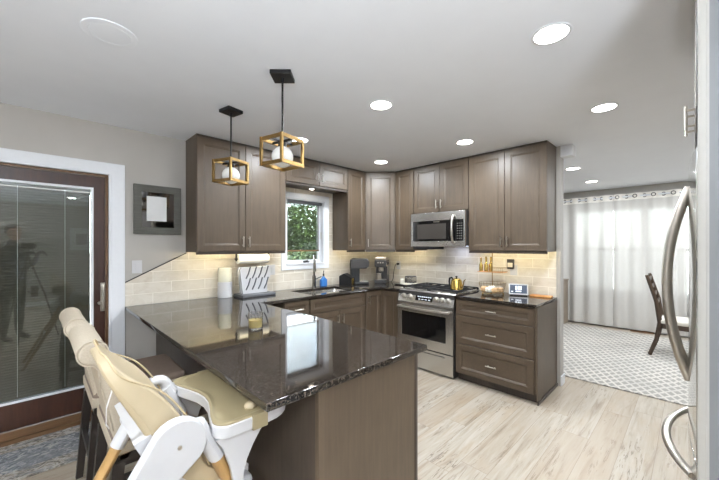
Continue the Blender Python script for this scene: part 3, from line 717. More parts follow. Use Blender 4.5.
part('housing', B().box(3.62, 3.74, 1.90, 2.14, 1.442, 1.4485), 'white_trim', t); part('lens', B().box(3.63, 3.73, 1.91, 2.13, 1.4405, 1.442), mat_emit('cool_led', (205,218,255), 9), t)

# ------------------------------------------------------------------ things on the window wall and counter
t = thing('picture_frame', 'square grey barn-wood frame with a white sheet on mirror glass, left of cabinets', 'picture', (.803, WY-.01, 1.555))
part('frame', B().cells([.612, .672, .934, .995], [1.553, 1.613, 1.935, 1.998], lambda x, z: not (.672 < x < .934 and 1.613 < z < 1.935), fxz, WY-.026, WY-.001, .003), 'barn', t)
part('mirror', B().box(.672, .934, WY-.014, WY-.008, 1.613, 1.935), 'mirror', t)
part('sheet', B().box(.712, .872, WY-.0155, WY-.0142, 1.672, 1.898), 'paper', t)
t = thing('light_switch', 'white rocker switch plate below the barn-wood frame', 'light switch', (.64, WY-.004, 1.20))
part('plate', B().box(.602, .678, WY-.007, WY-.0005, 1.20, 1.315, .002), 'white_plastic', t); part('rocker', B().box(.625, .655, WY-.011, WY-.006, 1.225, 1.29, .002), 'white_plastic', t)
wo = WY-.0085
t = thing('light_switch', 'double white switch plate on the tiles beside the kitchen window', 'light switch', (1.955, wo, 1.105))
part('plate', B().box(1.893, 2.015, wo-.006, wo, 1.105, 1.225, .002), 'white_plastic', t)
for x in (1.93, 1.978): part('rocker', B().box(x-.015, x+.015, wo-.010, wo-.005, 1.132, 1.198, .002), 'white_plastic', t)
# paper towel
t = thing('paper_towel_holder', 'roll of white paper towel hanging under the left wall cabinet', 'paper towel', (1.665, 3.33, 1.25))
part('bracket', B().box(1.475, 1.487, 3.32, 3.34, 1.285, UB, .002).box(1.845, 1.855, 3.32, 3.34, 1.285, UB, .002).cyl((1.465, 3.33, 1.308), (1.86, 3.33, 1.308), .008), 'black_metal', t)
part('paper_roll', B().tube([(1.495, 3.33, 1.308), (1.495, 3.33, 1.308001), (1.83, 3.33, 1.308), (1.83, 3.33, 1.308001)][::3] if False else [(1.495, 3.33, 1.308), (1.835, 3.33, 1.308)], .05, 28), 'paper', t)
# bottle drying rack
t = thing('drying_rack', 'white folding baby bottle drying rack in a grey tray', 'drying rack', (1.67, 3.30, CT))
part('tray', B().box(1.485, 1.862, 3.19, 3.41, CT, CT+.028, .008), 'grey_plastic', t)
lx0, lx1 = 1.50, 1.81
for s, nm in ((-1, 3.275), (1, 3.325)):
    top = [(lx0-.01, 1.195), (lx0+.005, 1.225), (lx0+.05, 1.222)]
    poly = [(lx0+.02, CT+.03), (lx1-.01, CT+.03), (lx1-.01, 1.08), (lx1+.025, 1.10), (lx1+.028, 1.14), (lx1-.02, 1.222)] + top[::-1]
    part('panel', B().prism(poly, fxz, nm-.009, nm+.009, .004), 'white_plastic', t)
for i in range(4):
    for j in range(2):
        x = lx0+.055+.068*i; z = .985+.118*j
        part('prong', B().tube([(x, 3.262, z), (x+.02, 3.25, z+.05), (x+.035, 3.235, z+.125)], .007, 8), 'grey_plastic', t)
# canister
t = thing('canister', 'white ribbed canister with a pale tall lid beside the drying rack', 'canister', (1.385, 3.385, CT))
part('body', B().lathe([(.066, 0), (.071, .006), (.071, .155), (.067, .162)], (1.385, 3.385, CT), 32), 'white_plastic', t)
part('lid', B().lathe([(.064, .162), (.068, .168), (.066, .30), (.058, .31)], (1.385, 3.385, CT), 32), plain('frosted_lid', (226,224,206), .25, var=.02), t)
# candle glass
t = thing('candle_glass', 'short clear glass with yellow candle wax on the peninsula', 'candle', (.998, 1.962, CT))
c = (.998, 1.962, CT)
part('tumbler', B().ring_loft([[(c[0]+r*cos(2*pi*j/32), c[1]+r*sin(2*pi*j/32), c[2]+z) for j in range(32)] for r, z in ((.001, .0005), (.042, .0005), (.045, .004), (.046, .105), (.0435, .105), (.042, .012), (.001, .0115))]), 'clear', t)
part('wax', B().lathe([(.001, .0125), (.0405, .0125), (.042, .06), (.001, .061)], c, 28), 'wax', t)
part('wick', B().cyl((c[0], c[1], CT+.06), (c[0], c[1], CT+.075), .0015, n=6), 'black', t)
# faucet
t = thing('faucet', 'tall brushed gooseneck faucet behind the sink', 'faucet', (2.53, 3.40, CT))
part('base', B().lathe([(.028, 0), (.028, .012), (.024, .016), (.023, .15), (.017, .155)], (2.53, 3.40, CT), 20), 'faucet', t)
R_ = .072; dirv = Vector((-.55, -.83, 0)).normalized()
P = [Vector((2.53, 3.40, CT+.15)), Vector((2.53, 3.40, 1.25))] + [Vector((2.53, 3.40, 1.25)) + dirv*(R_*(1-cos(a))) + Vector((0, 0, R_*sin(a))) for a in [pi*k/10 for k in range(1, 11)]]
tip = P[-1]; P += [tip+Vector((0, 0, -.03))]
part('spout', B().tube(P, .0135, 12), 'faucet', t)
part('spray_head', B().cyl(tip+Vector((0, 0, -.025)), tip+Vector((0, 0, -.12)), .016, .019), 'faucet', t)
part('lever', B().tube([(2.55, 3.40, 1.02), (2.585, 3.39, 1.03), (2.63, 3.375, 1.05)], [.010, .008, .007], 10), 'faucet', t)
# soap bottle
t = thing('soap_bottle', 'clear pump bottle of blue dish soap right of the faucet', 'soap bottle', (2.70, 3.42, CT))
part('body', B().ring_loft([rr(2.655, 2.745, 3.395, 3.445, CT+.002, .02), rr(2.65, 2.75, 3.392, 3.448, CT+.01, .02), rr(2.65, 2.75, 3.392, 3.448, CT+.085, .02), rr(2.68, 2.72, 3.40, 3.44, CT+.115, .015), rr(2.685, 2.715, 3.405, 3.435, CT+.13, .012)]), 'blue', t)
part('pump', B().cyl((2.70, 3.42, CT+.13), (2.70, 3.42, CT+.165), .012).cyl((2.70, 3.42, CT+.165), (2.70, 3.42, CT+.20), .005).tube([(2.70, 3.42, CT+.2), (2.69, 3.405, CT+.205), (2.675, 3.385, CT+.198)], .006, 8), 'black', t)
# pod coffee maker
t = thing('coffee_maker', 'black pod coffee maker with a silver-tipped lid in the corner', 'coffee maker', (3.21, 3.27, CT), radians(52))
def lb(b): return b
part('base', B().box(-.10, .10, -.16, .15, 0, .035, .01), 'black', t, world=False)
part('tower', B().box(-.095, .095, .0, .15, .035, .31, .02), 'black', t, world=False)
hd = part('brew_head', B().prism([(.15, .22), (.15, .335), (.10, .365), (-.12, .355), (-.165, .315), (-.16, .25), (-.11, .22)], lambda a, c, tt: (tt, a, c), -.098, .098, .012), 'dark_grey', t, world=False)
part('chrome_cap', B().prism([(-.105, .358), (-.158, .312), (-.150, .300), (-.172, .318), (-.125, .367)], lambda a, c, tt: (tt, a, c), -.075, .075, .003), 'nickel', hd, world=False)
part('drip_tray', B().box(-.075, .075, -.15, -.01, .035, .045, .004), 'nickel', t, world=False)
t.scale = (1, .8, 1)
t = thing('pod_box', 'small black slanted box left of the pod coffee maker', 'box', (2.965, 3.25, CT), radians(20))
part('box_body', B().prism([(-.09, 0), (.09, 0), (.09, .13), (.02, .165), (-.09, .11)], lambda a, c, tt: (tt, a, c), -.06, .06, .006), 'black', t, world=False)
part('window_strip', B().box(-.035, .02, -.093, -.088, .01, .10, .002), 'gold_bright', t, 'amber see-through strip', world=False)
# espresso machine
t = thing('espresso_machine', 'slim black espresso machine with a silver top and portafilter', 'espresso machine', (3.56, 3.16, CT), radians(-58))
part('body', B().box(-.085, .085, .0, .17, 0, .33, .012).box(-.085, .085, -.13, .17, 0, .05, .01).box(-.085, .085, -.10, .05, .23, .33, .012), 'dark_grey', t, world=False)
part('cup_warmer', B().box(-.082, .082, -.09, .16, .33, .375, .012), 'nickel', t, 'silver top', world=False)
part('drip_grille', B().box(-.075, .075, -.125, -.005, .05, .056, .002), 'nickel', t, world=False)
part('portafilter', B().lathe([(.034, -.03), (.036, 0), (.034, .022)], (0, -.045, .20), 18).tube([(0, -.06, .20), (.01, -.13, .195), (.012, -.19, .19)], .013, 10), 'nickel', t, world=False)
for x in (-.035, 0, .035): part('button', B().cyl((x, -.1, .295), (x, -.108, .295), .011), 'nickel', t, world=False)
part('steam_wand', B().tube([(.07, -.08, .26), (.105, -.10, .25), (.11, -.11, .13)], .006, 8), 'nickel', t, world=False)
part('steam_knob', B().cyl((.085, -.02, .28), (.11, -.02, .28), .02), 'black', t, world=False)
part('drip_pitcher', B().lathe([(.035, 0), (.038, .01), (.034, .07), (.036, .085)], (-.03, -.06, .056), 18), 'nickel', t, world=False)
ro = RX-.0085
t = thing('wall_outlet', 'white outlet with a black plug beside the espresso machine', 'outlet', (ro, 3.07, 1.10))
part('plate', B().box(ro-.006, ro, 3.03, 3.105, 1.10, 1.22, .002), 'white_plastic', t)
b = B().cyl((ro-.03, 3.068, 1.18), (ro-.004, 3.068, 1.18), .016, n=12)
b.tube(sm([(ro-.03, 3.068, 1.18), (ro-.055, 3.072, 1.178), (ro-.07, 3.085, 1.14), (ro-.075, 3.10, 1.06), (ro-.08, 3.105, .98), (ro-.10, 3.108, .935), (ro-.12, 3.11, .922)]), .0045, 8)
solo('power_cord', b, 'black', 'black power cord plugged into the corner outlet', 'power cord')
# butter dish on tray
t = thing('serving_tray', 'thin dark tray holding a butter dish left of the stove', 'tray', (3.60, 2.73, CT))
part('tray_base', B().ring_loft([rr(3.50, 3.70, 2.585, 2.875, CT+.001, .03), rr(3.485, 3.715, 2.57, 2.89, CT+.014, .03), rr(3.492, 3.708, 2.577, 2.883, CT+.014, .03), rr(3.505, 3.695, 2.59, 2.87, CT+.005, .03)]), 'dark_grey', t)
t = thing('butter_dish', 'steel-lidded square butter dish standing on the dark tray', 'butter dish', (3.60, 2.68, CT+.005))
part('lid', B().box(3.54, 3.66, 2.612, 2.735, CT+.03, CT+.118, .012), 'steel', t); part('lid_top', B().box(3.545, 3.655, 2.617, 2.73, CT+.116, CT+.126, .004), 'dark_grey', t)
part('dish', B().box(3.525, 3.675, 2.60, 2.75, CT+.006, CT+.03, .008), 'porcelain', t)
solo('small_crock', B().lathe([(.03, 0), (.038, .01), (.038, .06), (.034, .072), (.001, .074)], (3.60, 2.81, CT+.0055), 20), 'porcelain', 'small cream pot beside the butter dish on the dark tray', 'pot')
# kettle
kc = (3.43, 1.90, .949)
t = thing('kettle', 'gold gooseneck kettle with black handle on the right burner', 'kettle', kc)
part('body', B().lathe([(.066, 0), (.07, .006), (.066, .05), (.056, .105), (.044, .116)], kc, 32), 'gold_bright', t)
lid = part('lid', B().lathe([(.044, .114), (.042, .122), (.012, .130)], kc, 28), 'gold_bright', t)
part('lid_knob', B().lathe([(.006, .128), (.013, .142), (.013, .152), (.004, .154)], kc, 14), 'black', lid)
kd = Vector((.25, 1, 0)).normalized()
K = lambda s, z: (kc[0]+kd.x*s, kc[1]+kd.y*s, kc[2]+z)
part('handle', B().tube([K(.045, .11), K(.075, .128), K(.105, .118), K(.112, .08), K(.108, .03)], [.009, .010, .011, .010, .008], 10), 'black', t)
part('spout', B().tube([K(-.06, .025), K(-.09, .035), K(-.102, .07), K(-.108, .105), K(-.13, .122)], [.010, .008, .0065, .006, .005], 10), 'gold', t)
# two tier wire stand
sx, sy = 3.60, 1.56
t = thing('tiered_basket', 'two-tier gold wire basket stand left of the smart display', 'basket stand', (sx, sy, CT))
def wire_basket(cx, cy, z, r, h, n=22):
    b = B()
    for rr_, zz in ((r*.82, z), (r, z+h)): b.tube([(cx+rr_*cos(2*pi*k/36), cy+rr_*sin(2*pi*k/36), zz) for k in range(36)], .0022, 6, close=True)
    for k in range(n):
        a = 2*pi*k/n; b.cyl((cx+r*.82*cos(a), cy+r*.82*sin(a), z), (cx+r*cos(a), cy+r*sin(a), z+h), .0012, n=5)
    for k in range(-4, 5):
        y_ = r*.8*k/4.5; hw = sqrt(max(0, (r*.82)**2-y_**2)); b.cyl((cx-hw, cy+y_, z), (cx+hw, cy+y_, z), .0014, n=5)
    return b
part('lower_basket', wire_basket(sx, sy, CT+.02, .14, .105), 'gold', t)
for a in (0.5, 2.6, 4.7): part('foot', B().sphere((sx+.12*cos(a), sy+.12*sin(a), CT+.011), .011, n=10), 'gold', t)
part('post', B().cyl((sx, sy, CT+.018), (sx, sy, 1.38-.012), .005, n=10), 'gold', t)
part('upper_tray', B().box(sx-.07, sx+.07, sy-.14, sy+.14, 1.155, 1.161, .002), 'wood_board', t)
b = B()
for zz in (1.165, 1.205): b.tube([(sx-.07, sy-.14, zz), (sx+.07, sy-.14, zz), (sx+.07, sy+.02, zz), (sx-.07, sy+.02, zz)], .0022, 6, close=True)
for k in range(8): b.cyl((sx-.07, sy-.14+.0228*k, 1.158), (sx-.07, sy-.14+.0228*k, 1.205), .0013, n=5)
part('upper_rail', b, 'gold', t)
GB = 'amber bottles on the upper tray'
for k, (dx, dy, lab) in enumerate(((-.03, .115, 'amber bottle at the left end of the upper wire tray'), (.03, .085, 'amber bottle second from left on the upper wire tray'), (-.03, .055, 'amber bottle third from left on the upper wire tray'), (.03, .03, 'amber bottle nearest the post on the upper wire tray'))):
    q = (sx+dx, sy+dy, 1.1615); o = thing('bottle', lab, 'bottle', q, 0, GB)
    part('bottle_body', B().lathe([(.019, 0), (.021, .004), (.021, .07), (.009, .095), (.009, .115)], q, 16), 'gold_bright', o); part('cap', B().lathe([(.010, .115), (.010, .15+.01*(k % 2)), (.006, .153+.01*(k % 2))], q, 12), 'gold_bright', o)
rnd = random.Random(3); GE = 'pale snack packs in the lower wire basket'; n = 0
posn = ['at the front left', 'at the front', 'at the front right', 'at the left', 'in the middle', 'at the right', 'at the back left', 'at the back right']
for k, (dx, dy) in enumerate(((-.07, .06), (-.085, 0), (-.07, -.06), (0, .085), (-.005, 0), (0, -.085), (.07, .05), (.07, -.05))):
    mt = Matrix.Translation((sx+dx, sy+dy, CT+.052+.012*(k == 4))) @ Matrix.Rotation(rnd.uniform(-.5, .5), 4, 'Z') @ Matrix.Rotation(rnd.uniform(-.2, .2), 4, 'X')
    solo('snack_pack', B().box(-.028, .028, -.034, .034, -.026, .026, .016, 3, mat=mt), ['bread', 'porcelain', 'bread'][k % 3], 'small %s snack pack %s of the lower wire basket' % (['tan', 'cream', 'tan'][k % 3], posn[k]), 'snack pack', GE)
# outlet with plug-in device
t = thing('wall_outlet', 'white outlet with a dark plugged-in device above the smart display', 'outlet', (ro, 1.42, 1.12))
part('plate', B().box(ro-.006, ro, 1.378, 1.455, 1.115, 1.235, .002), 'white_plastic', t)
t = thing('plug_in_device', 'small dark grey plug-in gadget on the outlet by the wire stand', 'plug-in device', (ro-.02, 1.445, 1.19))
part('case', B().box(ro-.035, ro-.0065, 1.41, 1.482, 1.185, 1.295, .004), 'dark_grey', t); part('front_panel', B().box(ro-.037, ro-.034, 1.418, 1.474, 1.205, 1.255, .001), 'porcelain', t)
# smart display
t = thing('smart_display', 'small white-framed smart display showing a dark screen', 'smart display', (3.66, 1.305, CT), radians(-72))
tl = Matrix.Translation((0, 0, .012)) @ Matrix.Rotation(radians(-12), 4, 'X')
sc = part('bezel', B().box(-.095, .095, -.008, .008, .0, .115, .006, mat=tl), 'white_plastic', t, world=False)
scn = part('screen', B().box(-.082, .082, -.0095, -.0075, .013, .102, mat=tl), 'screen', sc, world=False)
b = B()
for x0, x1, z0, z1 in ((-.03, -.012, .05, .09), (-.006, .012, .05, .09), (.018, .03, .05, .09), (-.028, .028, .028, .04), (-.07, -.05, .025, .035)): b.box(x0, x1, -.0102, -.0092, z0, z1, mat=tl)
part('read_out', b, 'digit', scn, world=False)
part('stand', B().box(-.085, .085, -.012, .05, 0, .012, .005), 'dark_grey', t, world=False)
solo('cutting_board', B().box(3.70, 3.79, 1.01, 1.21, CT+.0005, CT+.018, .004), 'wood_board', 'thin orange-brown wooden board at the right end of the worktop', 'cutting board')
# ------------------------------------------------------------------ dining room
t = thing('curtain_rod', 'white curtain rod across the dining room window', 'curtain rod', (7.235, .5, 2.295))
part('rod', B().cyl((7.235, 2.05, 2.295), (7.235, -1.9, 2.295), .014, n=14), 'white_trim', t)
for yy in (2.0, .06, -1.85): part('bracket', B().box(7.22, XR-.001, yy-.01, yy+.01, 2.272, 2.283).box(XR-.008, XR-.001, yy-.025, yy+.025, 2.25, 2.33), 'white_trim', t)
def curtain(y0, y1, label, seed):
    t = thing('curtain', label, 'curtain', (7.235, (y0+y1)/2, .03), 0, 'sheer white curtains')
    r = random.Random(seed); n = 150; per = .118; ph = r.random()*6
    def X(s, z):
        y = y0+(y1-y0)*s; amp = .030+.008*sin(3.1*y+seed)
        return 7.235+amp*sin(2*pi*y/per*.5+ph+.25*sin(2*z+seed)*(1-z/2.4)) + .006*sin(31*y+z)
    def surf(z0, z1, m, off=0):
        b = B(); vs = [[b.bm.verts.new((X(i/n, z0+(z1-z0)*j/m)+off, y0+(y1-y0)*i/n, z0+(z1-z0)*j/m)) for i in range(n+1)] for j in range(m+1)]
        for j in range(m):
            for i in range(n): b.bm.faces.new((vs[j][i], vs[j][i+1], vs[j+1][i+1], vs[j+1][i]))
        return b
    part('cloth', surf(.03, 2.345, 24), 'curtain', t, sharp=3)
    part('header_band', surf(2.235, 2.346, 2, -.0015), 'band', t, sharp=3)
    part('hem', surf(.03, .10, 2, -.0015), 'curtain', t, sharp=3)
    k = 0; yy = y0+.04
    while yy < y1-.03:
        x = X((yy-y0)/(y1-y0), 2.295)
        if k < 9:
            part('grommet', B().tube([(x-.004, yy+.026*cos(2*pi*q/16), 2.295+.026*sin(2*pi*q/16)) for q in range(16)], .006, 6, close=True), 'dark_grey', t)
        k += 1; yy += .118
curtain(.985, 1.90, 'sheer white curtain panel nearest the partition wall end', 1)
curtain(.06, .98, 'sheer white curtain panel behind the dining chair', 2)
curtain(-.90, .055, 'sheer white curtain panel mostly behind the fridge', 4)
solo('rug', B().box(4.17, 7.0, -1.6, 2.25, 0.0005, .012, .004), 'dining_rug', 'large pale grey rug with rows of diamonds in the dining room', 'rug')
# chair
t = thing('dining_chair', 'dark wood slat-back dining chair with a cream seat on the grey rug', 'dining chair', (5.95, .1, .012))
z0 = .0195
def post(x):
    return B().tube([(x, .40, z0), (x, .335, .22), (x, .30, .45), (x, .335, .72), (x, .43, 1.06)], [.021, .023, .025, .022, .018], 4)
for x in (5.75, 6.18): part('rear_leg', post(x), 'chair_wood', t)
for x in (5.765, 6.165): part('front_leg', B().tube([(x, -.10, z0), (x, -.10, .44)], [.017, .024], 4), 'chair_wood', t)
part('apron', B().box(5.745, 6.185, -.115, -.095, .38, .44).box(5.745, 6.185, .28, .30, .38, .44).box(5.745, 5.765, -.1, .29, .38, .44).box(6.165, 6.185, -.1, .29, .38, .44), 'chair_wood', t)
part('seat', B().box(5.735, 6.195, -.135, .30, .44, .492, .018, 3), plain('cream_seat', (206,200,188), .8), t)
for z, y in ((1.0, .413), (.90, .388), (.80, .36), (.70, .332)): part('back_slat', B().box(5.76, 6.17, y-.009, y+.009, z-.025, z+.03, .004), 'chair_wood', t)
t = thing('sideboard', 'low greige wooden cabinet end beside the curtains', 'sideboard', (6.98, 1.92, .012))
part('carcass', B().box(6.80, 7.17, 1.66, 2.6, .0125, .80, .003), 'sideboard', t); part('top', B().box(6.79, 7.175, 1.645, 2.61, .80, .825, .003), 'sideboard', t)
solo('floor_vent', B().box(7.18, 7.29, .45, .75, 0.0005, .010, .002), 'sill_wood', 'brown floor register under the curtains', 'floor vent')

# ------------------------------------------------------------------ door mat rug
solo('runner_rug', B().box(-1.2, .335, 2.905, 3.455, 0.0005, .010, .003), 'door_rug', 'faded blue-grey patterned runner in front of the patio door', 'rug')

# ------------------------------------------------------------------ bar stools
def make_stool(loc, label):
    t = thing('bar_stool', label, 'bar stool', loc, 0, 'beige roll-back bar stools')
    w = .225
    rc, rr_ = (-.255, 1.012), .05
    prof = [(-.10, .60), (-.112, .70), (-.14, .80), (-.172, .90), (-.195, .97)] + [(rc[0]+rr_*cos(radians(a)), rc[1]+rr_*sin(radians(a))) for a in range(0, 271, 18)] + [(-.238, .94), (-.232, .88), (-.21, .78), (-.19, .68), (-.18, .535), (-.13, .535)]
    bk = part('backrest', B().prism(prof, lambda a, c, tt: (a, tt, c), -w, w, .014, 3), 'beige', t, world=False, sharp=1.2)
    for s in (-1, 1): part('piping', B().tube([(a, s*(w-.004), c) for a, c in prof[:-2]], .003, 6), 'beige', bk, world=False)
    part('seat', B().box(-.19, .275, -.235, .235, .585, .665, .03, 3), 'taupe', t, world=False)
    part('seat_skirt', B().box(-.195, .262, -.238, .238, .575, .625, .006), 'beige', t, world=False)
    part('apron', B().box(-.185, .25, -.225, .225, .535, .576, .003), 'espresso', t, world=False)
    for s in (-1, 1):
        part('leg', B().ring_loft([[(x+dx, s*y+dy, z) for dx, dy in ((-h,-h),(h,-h),(h,h),(-h,h))] for x, y, z, h in ((-.215, .215, 0, .017), (-.17, .205, .54, .022))]), 'espresso', t, world=False)
        part('leg', B().ring_loft([[(x+dx, s*y+dy, z) for dx, dy in ((-h,-h),(h,-h),(h,h),(-h,h))] for x, y, z, h in ((.245, .212, 0, .017), (.235, .205, .54, .022))]), 'espresso', t, world=False)
        part('stretcher', B().box(-.20, .24, s*.208-.01, s*.208+.01, .20, .235), 'espresso', t, world=False)
    part('stretcher', B().box(.228, .25, -.2, .2, .15, .19), 'espresso', t, world=False); part('stretcher', B().box(-.205, -.185, -.2, .2, .28, .315), 'espresso', t, world=False)
    return t
st = make_stool((.415, 1.90, 0), 'nearer beige roll-back bar stool, just behind the high chair')
dup(st, (.405, 2.475, 0), None, 'farther beige roll-back bar stool, nearest the patio door')

# ------------------------------------------------------------------ high chair
hy = 1.395
t = thing('high_chair', 'white high chair with cream cushion, tan tray and wooden legs', 'high chair', (.36, hy, 0))
ny, fy = 1.165, 1.625
f2 = lambda a, c, tt: (a, tt, c)
def capsule(p0, r0, p1, r1, n=12):
    p0, p1 = Vector(p0), Vector(p1); d = (p1-p0).normalized(); a0 = atan2(d.y, d.x)
    return [(p0.x+r0*cos(a0+pi/2+pi*k/n), p0.y+r0*sin(a0+pi/2+pi*k/n)) for k in range(n+1)] + [(p1.x+r1*cos(a0-pi/2+pi*k/n), p1.y+r1*sin(a0-pi/2+pi*k/n)) for k in range(n+1)]
for yy, s in ((ny, -1), (fy, 1)):
    sd = part('side_frame', B().prism(capsule((.325, .80), .086, (.165, .625), .043) if s < 0 else capsule((.365, .80), .062, (.275, .735), .034), f2, yy-.020, yy+.020, .008, 3), 'white_plastic', t)
    part('screw', B().cyl((.325, yy+s*.018, .80), (.325, yy+s*.0225, .80), .007, n=12).cyl((.255, yy+s*.018, .70), (.255, yy+s*.0225, .70), .005, n=10), 'nickel', sd)
    yl = yy - s*.036
    part('leg_socket', B().tube([(.39, yl+s*.012, .835), (.455, yl+s*.012, .70)], .037, 12, flat=.75), 'white_plastic', sd)
    part('leg', B().tube([(.435, yl+s*.010, .745), (.60, yl+s*.01, .36), (.735, yl+s*.01, .0)], [.033, .027, .019], 12, flat=.75), 'beech', t, 'wooden front leg')
    part('leg_socket', B().tube([(.305, yl-s*.0, .80), (.225, yl, .655)], .033, 12, flat=.75), 'white_plastic', sd)
    part('leg', B().tube([(.245, yl, .69), (.07, yl, .36), (-.115, yl, .0)], [.027, .024, .019], 12, flat=.75), 'beech', t, 'wooden rear leg')
part('cross_brace', B().cyl((.60, ny+.03, .36), (.60, fy-.03, .36), .012).cyl((.07, ny+.03, .36), (.07, fy-.03, .36), .012), 'white_plastic', t)
# cushion: a shell swept up the backrest, curled forward at the sides
def cushion(off, wk, ztop=1.10, wg_=1.0, n0=8):
    path = [(.60, .60), (.45, .595), (.375, .64), (.325, .74), (.275, .85), (.225, .95), (.18, 1.04), (.155, ztop)][:n0]
    rings = []; m = len(path)
    for i, (x, z) in enumerate(path):
        a = path[max(0, i-1)]; b_ = path[min(m-1, i+1)]; d = Vector((b_[0]-a[0], 0, b_[1]-a[1])).normalized(); nrm = Vector((d.z, 0, -d.x))  # towards the child
        hw = [.165, .185, .195, .20, .20, .195, .18, .135][i]*wk; wing = [.02, .045, .078, .092, .094, .074, .014, .002][i]*wg_
        row = []
        for j in range(13):
            s = -1+j/6; fwd = wing*abs(s)**2.2
            row.append(Vector((x, hy+hw*s, z)) + nrm*(fwd+off))
        back = [Vector((x, hy+hw*.96*(-1+j/6), z)) - nrm*(.032-off*.0) + nrm*off for j in range(13)]
        rings.append(row + back[::-1])
    return B().ring_loft(rings)
cu = part('cushion', cushion(.0, 1.0), 'cream', t, sharp=1.0)
mod = cu.modifiers.new('soft', 'SUBSURF'); mod.levels = 1; mod.render_levels = 2
sh_ = part('seat_shell', cushion(-.034, .94, 1.10, .55, 5), 'white_plastic', t, sharp=1.0)
# piping round the cushion rim
rim = []; path = [(.375, .64), (.325, .74), (.275, .85), (.225, .95), (.18, 1.04), (.155, 1.10)]
hwv = [.195, .20, .20, .195, .18, .135]; wg = [.080, .094, .096, .076, .018, .010]
def rp(i, s):
    x, z = path[i]; a = path[max(0, i-1)]; b_ = path[min(5, i+1)]; d = Vector((b_[0]-a[0], 0, b_[1]-a[1])).normalized(); nrm = Vector((d.z, 0, -d.x))
    return Vector((x, hy+(hwv[i]+.001)*s, z)) + nrm*(wg[i]-.012)
pts = [rp(i, -1) for i in range(6)] + [rp(5, s) + Vector((-.008, 0, .004)) for s in (-.6, 0, .6)] + [rp(i, 1) for i in range(5, -1, -1)]
part('piping', B().tube(sm(pts, 5), .0032, 8), 'cream_edge', cu)
part('strap', B().ring_loft([[(x-.001, y, z), (x+.001, y+.018, z), (x+.002, y+.018, z-.001), (x+.001, y, z-.001)] for x, y, z in ((.165, 1.245, 1.0), (.15, 1.24, .95), (.15, 1.243, .90), (.158, 1.247, .885))]), 'strap', t)
part('recline_lever', B().cyl((.235, 1.19, .70), (.245, 1.235, .70), .018, n=14), 'white_plastic', t)
# tray
def tray_ring(g, z):
    x0, x1, y0, y1 = .432+g, .745-g, 1.115+g, 1.685-g; P = []
    def arc(cx, cy, r, a0, a1, n=6):
        for k in range(n+1): a = radians(a0+(a1-a0)*k/n); P.append((cx+r*cos(a), cy+r*sin(a), z))
    arc(x1-.12, y1-.12, .12, 0, 90); arc(x0+.05, y1-.05, .05, 90, 180)
    for k in range(1, 8):
        s = k/8; P.append((x0+.055*sin(pi*s)**1.5, y1-.05+(y0+.05-y1+.05)*s, z))
    arc(x0+.05, y0+.05, .05, 180, 270); arc(x1-.12, y0+.12, .12, 270, 360)
    return P
tz = .828
tr = part('tray_rim', B().ring_loft([tray_ring(.012, tz-.052), tray_ring(0, tz-.044), tray_ring(0, tz-.006), tray_ring(.004, tz-.002)]), 'white_plastic', t)
part('tray_insert', B().ring_loft([tray_ring(.003, tz-.004), tray_ring(.004, tz+.002), tray_ring(.012, tz+.005), tray_ring(.022, tz+.002), tray_ring(.032, tz-.0005)]), 'tan', tr)
part('tray_clip', B().box(.555, .615, 1.108, 1.135, tz-.052, tz+.004, .004), 'tan', tr); part('tray_clip', B().box(.555, .615, 1.665, 1.692, tz-.052, tz+.004, .004), 'tan', tr)
part('cup_knob', B().sphere((.585, 1.19, tz+.004), .024, (1, 1, .6), n=16), 'cream', tr)
for yy, s in ((1.15, -1), (1.64, 1)):
    poly = [(.435, tz-.05), (.625, tz-.05), (.60, tz-.075), (.572, tz-.115), (.548, tz-.16), (.535, tz-.21), (.535, tz-.27), (.505, tz-.27), (.488, tz-.17), (.462, tz-.09)]
    part('tray_bracket', B().prism(poly, f2, yy-.012, yy+.012, .005, 2), 'white_plastic', t)
part('tray_arm', B().tube([(.36, 1.625, .845), (.40, 1.63, .83), (.45, 1.63, .80)], .022, 12), 'white_plastic', t)
part('armrest', B().tube(sm([(.30, 1.60, .72), (.315, 1.60, .82), (.345, 1.60, .868), (.39, 1.60, .862), (.425, 1.60, .80)]), .020, 12), 'white_plastic', t)
part('seat_base', B().box(.36, .60, 1.19, 1.60, .52, .562, .02, 3), 'white_plastic', t)

# ------------------------------------------------------------------ behind the camera (seen mirrored in the patio door; fill flashes added)
t = thing('picture_frame', 'white framed picture on the rear wall, mirrored in the door glass', 'picture', (.83, YB+.02, 1.34))
part('frame', B().cells([.60, .64, 1.02, 1.06], [1.34, 1.38, 1.86, 1.90], lambda x, z: not (.64 < x < 1.02 and 1.38 < z < 1.86), fxz, YB+.001, YB+.03, .003), 'white_trim', t)
part('mat_board', B().box(.64, 1.02, YB+.004, YB+.012, 1.38, 1.86), 'paper', t); part('print', B().box(.72, .94, YB+.012, YB+.0135, 1.48, 1.76), 'photo', t)
t = thing('camera_on_tripod', 'black camera on a tripod, mirrored in the door glass', 'tripod', (-.05, -.07, 0))
ax = Vector((cos(radians(YAW)), sin(radians(YAW)), 0)); ay = Vector((-ax.y, ax.x, 0)); cpt = Vector((0, 0, CAM_H))
def cb(b, f0, f1, s0, s1, z0, z1, bev=0):
    mt = Matrix(((ax.x, ay.x, 0, 0), (ax.y, ay.y, 0, 0), (0, 0, 1, CAM_H), (0, 0, 0, 1))); return b.box(f0, f1, s0, s1, z0, z1, bev, mat=mt)
part('camera_body', cb(B(), -.17, -.10, -.07, .07, -.05, .05, .01), 'black', t)
part('camera_lens', B().cyl(cpt-ax*.10, cpt-ax*.045, .032, .036), 'black', t)
hub = cpt-ax*.135+Vector((0, 0, -.12)); fl = Vector((-.02, -.16, .80))
